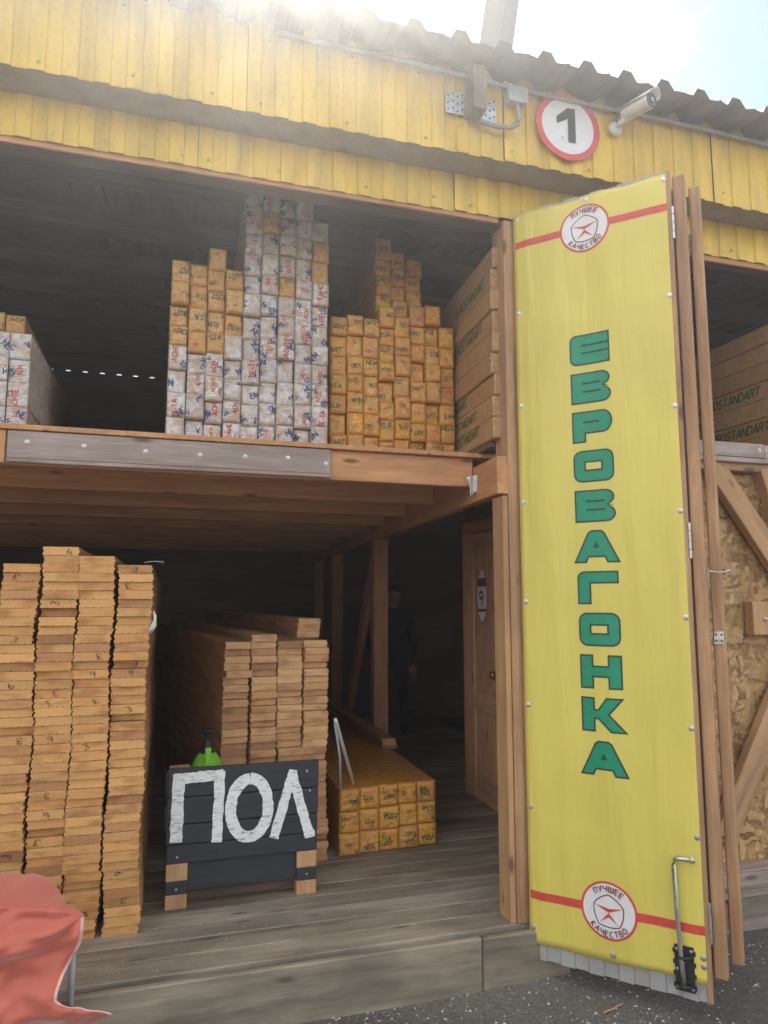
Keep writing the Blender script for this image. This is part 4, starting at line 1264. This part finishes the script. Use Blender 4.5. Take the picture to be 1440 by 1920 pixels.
def pack(kind, x, y, z, sx, sz, rng, label, group, yaw=0.0, prints=True, where=''):
    me, f = protos[kind][rng.randrange(5)]
    o = link('lining_pack', me, None, (x, y, z), (0, rng.uniform(-.012, .012), yaw + rng.uniform(-.02, .02)), (sx, .45 if 'short stack' in label else 1, sz))
    it = white_items(rng) if kind == 'w' else yellow_items(rng)
    tag(o, label + ', ' + look(it) + (', ' + where if where else ''), 'pack', group)
    if prints: print_on(o, f, PW, PH, it, rng)
    return o
# white stack
topw = [3.085, 3.075, 3.165, 3.155, 3.50, 3.52, 3.50, 3.49, 3.44]
for c in range(9):
    z = LZ; r_ = 0
    x = -.0035 + c * .0833
    while z < topw[c] - .05:
        sz = rp.uniform(.90, 1.14)
        org = c < 4 and r_ >= 4 and not (c == 3 and r_ < 5) or (c in (2, 3) and r_ >= 5) or (c > 4 and r_ > 6 and rp.random() < .22)
        k = 'o' if org else 'w'
        dy = rp.uniform(-.022, .018)
        lab = ('orange film pack, tall white stack', 'orange packs in the white stack') if org else ('white film pack, tall stack', 'white packs in the tall loft stack')
        pack(k, x + rp.uniform(-.0015, .0015), 3.302 + dy, z, .985, sz, rp, lab[0], lab[1], where=place_word(r_, 9 - c, 'amber stack'))
        z += PH * sz + .0006; r_ += 1
# amber stack
topy = [3.01, 3.0, 2.985, 3.42, 3.44, 3.42, 3.06, 3.05]
for c in range(8):
    z = LZ; r_ = 0
    x = .782 + c * .0860
    while z < topy[c] - .045:
        sz = rp.uniform(.88, 1.12)
        dy = rp.uniform(-.03, .025) + (.05 if z > 3.06 else 0) - (.012 if c < 3 else 0)
        pack('y', x + rp.uniform(-.002, .002), 3.43 + dy, z, 1.03, sz, rp, 'amber film pack, loft stack', 'amber packs in the loft stack', -.057, where=place_word(r_, c + 1, 'white stack'))
        z += PH * sz + .0006; r_ += 1
# pieces at the left edge
for c, x in enumerate((-.855, -.772, -.690, -.6055)):
    z = LZ
    for r_ in range(4):
        sz = rp.uniform(.98, 1.10)
        pack('w', x - .05, 3.28 + rp.uniform(-.012, .012), z, .985, sz, rp, 'white film pack, short stack', 'white packs in the short loft stack', where=place_word(r_, 4 - c, 'the gap')); z += PH * sz + .0006
    if c < 4:
        for r_ in range(2):
            pack('o', x - .125, 3.52 + rp.uniform(-.01, .01), z, .98, .80, rp, 'orange film pack, short stack', 'orange packs on the short stack', where=place_word(r_, 4 - c, 'the gap')); z += PH * .80 + .0006
# packs on the ground floor beside the post
fpm = [pack_mesh('lining_pack', .111, .1125, 3.0, M['film_yellow'], 300 + i) for i in range(4)]
for c in range(5):
    for r_ in range(3):
        me, f = fpm[rp.randrange(4)]
        o = link('lining_pack', me, None, (.958 + c * .1135, 3.835 + c * .010 + rp.uniform(-.012, .012), FZ + .003 + r_ * .1132), (0, 0, -.02))
        it = yellow_items(rp) + yellow_items(rp)
        tag(o, 'amber film pack on the plank floor, %s layer, %s' % (('bottom', 'middle', 'top')[r_], ('beside the board stack', 'second from the board stack', 'middle of five', 'second from the open side', 'at the open side')[c]), 'pack', 'amber packs on the floor')
        print_on(o, f, .111, .1125, it, rp)
bm2 = [board_mesh(.10, .022, 1.9, 0.0, M['end_m'], 40 + s) for s in range(2)]
for k in range(3):
    o = link('lining_board', bm2[k % 2], None, (1.47 - .006 * k, 4.75, FZ + .3455 + .0225 * k))
    tag(o, 'loose lining board on the amber floor packs, ' + ('lowest', 'middle', 'topmost')[k] + ' of three', 'board', 'loose boards on the floor packs')
# packs seen from their long side, printed EUROSTANDART
side_m = film('amber_side_film', [(0, (0.50, 0.30, 0.13)), (1, (0.60, 0.38, 0.18))], (0.45, 0.24, 0.10), 0.4, 0.35)
def side_pack(x0, y0, y1, z, w, h, yaw, label, group, texts):
    V, F = cbox(w, y1 - y0, h, .006)
    V = [(a + w / 2, b + (y1 - y0) / 2, c + h / 2) for a, b, c in V]
    o = link('long_pack', mesh('long_pack', V, F, side_m), None, (x0, y0, z), (0, 0, yaw))
    tag(o, label, 'pack', group)
    for t, yo, zo, ht in texts:
        V, F = [], []
        def pl(u, v, k):
            return (-.0012 - k, (y1 - y0) - .0 - (yo + u + v * .35) if False else yo - u - v * .22, zo + v)
        text_geo(t, ht, .20, pl, .16, V, F)
        link('print', mesh('print', V, F, M['p_green']), o)
rz_ = -.0568
E = 'EUROSTANDART'
for k in range(9):
    y0 = 2.93 + .01 * (k % 2)
    z = LZ + .03 + k * .104
    dx = .006 * ((k * 7) % 3)
    tx = [[(E, .60, .048, .044)], [(E, .64, .034, .044)], [(E, .80, .040, .044)], [(E, 1.05, .040, .044)], [(E, .95, .040, .044)], [(E, .56, .040, .044)], [(E, .88, .04, .044)], [(E, .50, .040, .044)], []][k]
    side_pack(BX(2.93) + .010 + dx, y0, y0 + 2.4, z, .095, .1025, rz_, 'long amber pack beside the post, %s up from the loft deck' % nth(k + 1), 'long packs beside the opening post', tx)
for xx in (1.425,):
    o = wbox('bearer_plank', xx, xx + .09, 2.995, 5.2, LZ + .001, LZ + .029, 'dark')
    tag(o, 'dark bearer plank under the long amber packs in the loft', 'plank')
for k in range(7):
    z = 2.3535 + k * .104
    tx = [[(E, 1.30, .03, .05)], [(E, .55, .03, .05)], [(E, .95, .03, .05)], [(E, .60, .03, .05)], [], [], []][k]
    side_pack(3.15 + .006 * (k % 2), 3.00, 5.6, z, .10, .1025, 0, 'long amber pack in the neighbouring bay loft, %s up from its deck' % nth(k + 1), 'long packs in the next bay', tx)

# ================================================================== BLACK SIGN MADE OF A PALLET
sgn = empty('pallet_sign', (.362, 3.43, FZ))
tag(sgn, 'black painted pallet board with white hand painted word ПОЛ', 'sign')
hw = .338
bp = M['black_paint']
rk = random.Random(8)
for z0, z1 in ((.474, .597), (.358, .470), (.272, .354), (.192, .268)):
    box('plank', -hw + rk.uniform(-.004, .002), hw + rk.uniform(-.002, .004), -.011, .011, z0, z1, bp, sgn, .003)
box('plank', -hw + .005, hw - .004, .012, .030, .066, .19, bp, sgn, .003)
box('plank', -hw + .005, hw - .004, .105, .123, .066, .19, bp, sgn, .003)
box('plank', -hw + .05, hw - .05, .085, .103, .004, .064, wood('dark', 'x'), sgn, .003)  # added dark plank stands in for the shadow under the sign, hides tank
for z0 in (.30, .45): box('plank', -hw - .012, hw - .01, .105, .123, z0, z0 + .11, wood('dark', 'x'), sgn, .003)
for sx in (-1, 1):
    xa = sx * (hw - .048)
    for z0, z1, mt in ((.118, .1905, wood('pine', 'z')), (.0, .0625, wood('pine', 'z')), (.063, .1175, bp)):
        box('block', xa - .046, xa + .046, -.010 if mt is not bp else -.012, .0115 if z0 > .06 else .10, z0, z1, mt, sgn, .003)
    box('block', xa - .045, xa + .045, .031, .104, .063, .59, wood('pine', 'z'), sgn, .003)
# painted letters
def brush(pts, w, V, F, k):
    pts = [pts[0]] + pts[1:]
    l, r = strip(pts, w, .012)
    b0 = len(V)
    for i, (a, b) in enumerate(zip(l, r)):
        j1, j2 = rk.gauss(0, .0012) + .0014 * math.sin(i * .9 + k), rk.gauss(0, .0012) + .0014 * math.sin(i * .6 + 2)
        V.append((a[0] + j1, -.0122 - .0004 * k, a[1] + j2)); V.append((b[0] + j2, -.0122 - .0004 * k, b[1] + j1))
    for i in range(len(l) - 1): F.append([b0 + 2 * i, b0 + 2 * i + 1, b0 + 2 * i + 3, b0 + 2 * i + 2])
Vp, Fp = [], []
brush([(-.298, .283), (-.294, .575)], .052, Vp, Fp, 0); brush([(-.315, .553), (-.098, .560)], .046, Vp, Fp, 1); brush([(-.114, .575), (-.121, .270)], .046, Vp, Fp, 2)
link('painted_letter', mesh('painted_letter', Vp, Fp, M['white_paint']), sgn)
Vp, Fp = [], []
brush([(a, b) for a, b in arc(.022, .405, .085, .128, 90, 450, 30)], .050, Vp, Fp, 0)
link('painted_letter', mesh('painted_letter', Vp, Fp, M['white_paint']), sgn)
Vp, Fp = [], []
brush([(.135, .262), (.222, .560)], .044, Vp, Fp, 0); brush([(.214, .545), (.298, .265)], .044, Vp, Fp, 1); brush([(.275, .262), (.325, .270)], .03, Vp, Fp, 2)
link('painted_letter', mesh('painted_letter', Vp, Fp, M['white_paint']), sgn)
for x, z in ((-.29, .22), (.285, .55), (-.29, .085), (.295, .13), (.3, .46), (-.13, .545), (.29, .09)): screw(sgn, x, -.0125, z, .0035)

# ================================================================== SPRAYER
spr = empty('pressure_sprayer', (.20, 3.63, FZ))
tag(spr, 'bright green pressure sprayer with black pump behind the black sign', 'sprayer')
V, F = lathe([(.075, 0), (.085, .01), (.086, .50), (.080, .545), (.062, .585), (.045, .612), (.030, .62)], 24)
link('tank', mesh('tank', V, F, M['green_p'], smooth=True), spr)
V, F = lathe([(.034, .615), (.034, .640), (.024, .645), (.022, .672), (.012, .676), (.012, .690), (.018, .70), (.034, .722), (.034, .728), (0, .724)], 18)
link('pump', mesh('pump', V, F, M['black_p'], smooth=False), spr)
box('handle_strap', -.014, .014, -.088, -.060, .545, .655, M['green_p'], spr, .004)
# grey tube leaning between stack and packs
a, b = Vector((.868, 3.80, .92)), Vector((1.000, 3.92, FZ + .348))
tag(link('grey_tube', mesh('grey_tube', *tube([a, a.lerp(b, .12) , b], .0105, 10), M['white_plastic'], smooth=True)), 'pale grey plastic tube leaning against the stack over floor packs', 'tube')
a2, b2 = Vector((.864, 3.79, .90)), Vector((.900, 3.80, FZ + .34))
tag(link('hanging_strap', mesh('hanging_strap', *tube([a2, a2.lerp(b2, .5) + Vector((.012, -.004, 0)), b2], .007, 8), M['grey_plastic'], smooth=True)), 'grey strap hanging down the end of the lower board stack', 'strap')

# film scraps on the tall stack
def scrap(pts, label):
    V, F = [], []
    for i, (p, wd) in enumerate(pts):
        p = Vector(p); V += [p + Vector(wd), p - Vector(wd)]
    for i in range(len(pts) - 1): F.append([2 * i, 2 * i + 1, 2 * i + 3, 2 * i + 2])
    o = link('film_scrap', mesh('film_scrap', V, F, M['rag'], smooth=True)); s = o.modifiers.new('t', 'SOLIDIFY'); s.thickness = .0015
    tag(o, label, 'film scrap')
scrap([((-.11, 3.30, 1.712), (0, .04, 0)), ((-.07, 3.29, 1.718), (0, .04, .002)), ((-.03, 3.28, 1.712), (0, .03, -.004))], 'grey film scrap on the top of the tall stack')
scrap([((-.074, 3.25, 1.40), (.010, 0, .012)), ((-.066, 3.228, 1.43), (.016, 0, .008)), ((-.056, 3.23, 1.475), (.004, 0, .006)), ((-.064, 3.24, 1.50), (.003, 0, .003))], 'grey film scrap dangling from the edge of the tall stack')

# ================================================================== RED CLOTH ON A RACK
rack = empty('low_rack', (-.30, 2.79, 0))
tag(rack, 'low grey metal rack under the red cloth at the threshold', 'rack')
pp = atZ(137, 1868, .0)
for x in (0.028, -.62):
    V, F = tube([(x, -.02, 0.0), (x, -.02, .47)], .011, 10)
    link('leg', mesh('leg', V, F, M['grey_plastic'], smooth=True), rack)
    V, F = lathe([(.02, 0), (.02, .012), (.012, .03)], 10)
    link('foot', mesh('foot', V, F, M['grey_plastic']), rack, (x, -.02, 0))
V, F = tube([(.028, -.02, .465), (-.62, -.02, .465)], .011, 10)
link('top_bar', mesh('top_bar', V, F, M['grey_plastic'], smooth=True), rack)
V, F, fm = [], [], []
rows = [(1620, 45), (1624, 70), (1634, 95), (1648, 118), (1662, 140), (1668, 156), (1685, 162), (1710, 162), (1740, 157), (1770, 147), (1795, 135), (1815, 124), (1835, 116), (1850, 114), (1858, 125), (1862, 150), (1868, 168), (1876, 190), (1884, 214), (1890, 212), (1900, 192), (1915, 165), (1935, 140), (1960, 128), (2000, 124), (2060, 120), (2110, 116)]
YC = 2.60
nx, ny = 70, 130
def lerp_rows(t):
    k = t * (len(rows) - 1); i = min(int(k), len(rows) - 2); f = k - i
    return rows[i][0] + (rows[i + 1][0] - rows[i][0]) * f, rows[i][1] + (rows[i + 1][1] - rows[i][1]) * f
for j in range(ny + 1):
    py, pr = lerp_rows(j / ny)
    for i in range(nx + 1):
        u = i / nx
        px = -330 + (pr + 330) * u
        v = (py - 1620) / 490
        p = atY(px, py, YC)
        ang = math.atan2(py - 1672, 158 - px); rad = math.hypot(py - 1672, 158 - px)
        f1 = .020 * math.sin(ang * 7.5 + .4) * min(1, rad / 60) * math.exp(-rad / 190)
        f2 = .030 * math.sin((py * 1.0 + px * .30) / 26.0 + .9) * min(1, v * 2.2)
        f3 = .014 * math.sin((py * .55 - px * .8) / 17.0) * min(1, v * 1.5)
        f4 = .004 * math.sin((py + px * .5) / 7.0 + math.sin(px / 23.0) * 2)
        belly = -.09 * math.sin(min(1, v * 1.7) * math.pi * .8) * (1 - .35 * u)
        back = .16 * max(0, 1 - v * 14)
        rim = .012 * max(0, (u - .965) / .035)
        tailf = -.05 * max(0, (px - 125) / 90) * (1 if py > 1850 else 0)
        V.append((p.x, p.y + f1 + f2 + f3 + f4 + belly + back + rim + tailf, p.z - .085 * max(0, 1 - v * 3)))
for j in range(ny):
    for i in range(nx):
        a = j * (nx + 1) + i
        F.append([a, a + 1, a + nx + 2, a + nx + 1]); fm.append(1 if i == nx - 1 and j > 28 else 0)
o = link('red_cloth', mesh('red_cloth', V, F, [M['cloth'], M['hem']], fm, smooth=True))
s_ = o.modifiers.new('thickness', 'SOLIDIFY'); s_.thickness = .0015
sb_ = o.modifiers.new('smooth', 'SUBSURF'); sb_.levels = 1; sb_.render_levels = 1
tag(o, 'red nylon cloth with pale hem draped and blowing before the tall stack', 'cloth')

# ================================================================== PERSON in the dark
def person(loc):
    P = {
     'pelvis': (0, 0, .80, .125, .10), 'belly': (0, .0, .94, .128, .10), 'chest': (0, -.02, 1.10, .145, .105), 'neck': (0, -.045, 1.245, .05, .05),
     'hipL': (.085, 0, .76, .085, .085), 'kneeL': (.10, -.03, .43, .058, .058), 'ankL': (.11, .0, .09, .042, .042), 'toeL': (.13, -.14, .035, .035, .03),
     'hipR': (-.085, 0, .76, .085, .085), 'kneeR': (-.10, -.02, .43, .058, .058), 'ankR': (-.10, .02, .09, .042, .042), 'toeR': (-.12, -.12, .035, .035, .03),
     'shL': (.17, -.02, 1.15, .055, .055), 'elL': (.23, .02, .90, .042, .042), 'wrL': (.20, -.10, .70, .030, .030),
     'shR': (-.17, -.02, 1.15, .055, .055), 'elR': (-.235, .02, .90, .042, .042), 'wrR': (-.19, -.09, .70, .030, .030)}
    E_ = [('pelvis', 'belly'), ('belly', 'chest'), ('chest', 'neck'), ('pelvis', 'hipL'), ('hipL', 'kneeL'), ('kneeL', 'ankL'), ('ankL', 'toeL'), ('pelvis', 'hipR'), ('hipR', 'kneeR'), ('kneeR', 'ankR'), ('ankR', 'toeR'), ('chest', 'shL'), ('shL', 'elL'), ('elL', 'wrL'), ('chest', 'shR'), ('shR', 'elR'), ('elR', 'wrR')]
    keys = list(P)
    me = bpy.data.meshes.new('person'); me.from_pydata([P[k][:3] for k in keys], [(keys.index(a), keys.index(b)) for a, b in E_], [])
    me.materials.append(M['navy'])
    o = link('person', me, None, loc, (0, 0, R(-8)))
    sk = o.modifiers.new('skin', 'SKIN'); sk.use_smooth_shade = True
    for i, k in enumerate(keys):
        d = me.skin_vertices[0].data[i]; d.radius = P[k][3:5]; d.use_root = (k == 'pelvis')
    ss = o.modifiers.new('sub', 'SUBSURF'); ss.levels = 2; ss.render_levels = 2
    V, F = [], []
    # head with brow, nose, jaw and ears
    n, m_ = 20, 16
    for j in range(m_ + 1):
        th = math.pi * j / m_
        for i in range(n):
            ph = 2 * math.pi * i / n
            x, y, z = math.sin(th) * math.cos(ph), math.sin(th) * math.sin(ph), math.cos(th)
            k = 1 - .18 * max(0, -z) ** 1.5
            fx, fy = x * .076 * k, y * .094 * k
            zz = z * .115
            if y < -.6 and abs(x) < .28 and -.45 < z < .12: fy -= .020 * (1 - abs(x) / .28) * (1 - abs(z + .2) / .34)
            if y < -.6 and .05 < z < .25 and .2 < abs(x) < .6: fy += .008
            if abs(x) > .9 and -.3 < z < .2: fx *= 1.14
            V.append((fx, fy, zz))
    for j in range(m_):
        for i in range(n): F.append([j * n + i, (j + 1) * n + i, (j + 1) * n + (i + 1) % n, j * n + (i + 1) % n])
    link('head', mesh('head', V, F, M['skin'], smooth=True), o, (0, -.065, 1.375))
    HV = [(x * 1.06, y * 1.05 + .008, z * 1.05 + .006) for x, y, z in V]
    HF = [f for f in F if all((HV[q][2] > .045 or HV[q][1] > .02 and HV[q][2] > -.04) for q in f)]
    link('hair', mesh('hair', HV, HF, M['hair'], smooth=True), o, (0, -.065, 1.375))
    for sx in (-1, 1):
        w = Vector(P['wrL' if sx > 0 else 'wrR'][:3])
        HP = [(0, 0, 0), (0, -.005, -.05), (.0, -.01, -.085)]
        pts, ed, rad = [w], [], [.026]
        pts.append(w + Vector((0, -.006, -.045))); ed.append((0, 1)); rad.append(.03)
        for k in range(4):
            b0 = len(pts)
            fx = (k - 1.5) * .017
            ln = (.075, .085, .08, .062)[k]
            pts += [w + Vector((fx, -.010, -.075)), w + Vector((fx, -.022, -.075 - ln * .5)), w + Vector((fx, -.045, -.075 - ln * .85))]
            ed += [(1, b0), (b0, b0 + 1), (b0 + 1, b0 + 2)]; rad += [.010, .0085, .0075]
        b0 = len(pts); pts += [w + Vector((-sx * .034, -.018, -.045)), w + Vector((-sx * .042, -.034, -.08))]
        ed += [(1, b0), (b0, b0 + 1)]; rad += [.011, .009]
        hm = bpy.data.meshes.new('hand'); hm.from_pydata([tuple(p) for p in pts], ed, []); hm.materials.append(M['skin'])
        ho = link('hand', hm, o); hk_ = ho.modifiers.new('skin', 'SKIN'); hk_.use_smooth_shade = True
        for i in range(len(pts)):
            hm.skin_vertices[0].data[i].radius = (rad[i], rad[i]); hm.skin_vertices[0].data[i].use_root = (i == 0)
        ho.modifiers.new('sub', 'SUBSURF').render_levels = 1
    tag(o, 'person in dark navy workwear standing in the unlit store behind the post', 'person')
    return o
person((2.20, 7.05, FZ))

# ================================================================== HAZE : thin volume added to imitate the veil of lens glare
hz = bpy.data.materials.new('glare_haze'); hz.use_nodes = True
ht = hz.node_tree
for n_ in list(ht.nodes):
    if n_.type != 'OUTPUT_MATERIAL': ht.nodes.remove(n_)
pv = ht.nodes.new('ShaderNodeVolumePrincipled')
pv.inputs['Color'].default_value = (0.93, 0.95, 0.97, 1)
pv.inputs['Density'].default_value = 0.020
pv.inputs['Anisotropy'].default_value = 0.73
ht.links.new(pv.outputs['Volume'], [n_ for n_ in ht.nodes if n_.type == 'OUTPUT_MATERIAL'][0].inputs['Volume'])
V, F = cbox(60, 60, 6.6, .01)
ho = link('haze', mesh('haze', V, F, hz), None, (0, 5, 2.3))
tag(ho, 'thin added haze imitating lens glare across the yard and the store', 'haze', kind='stuff')
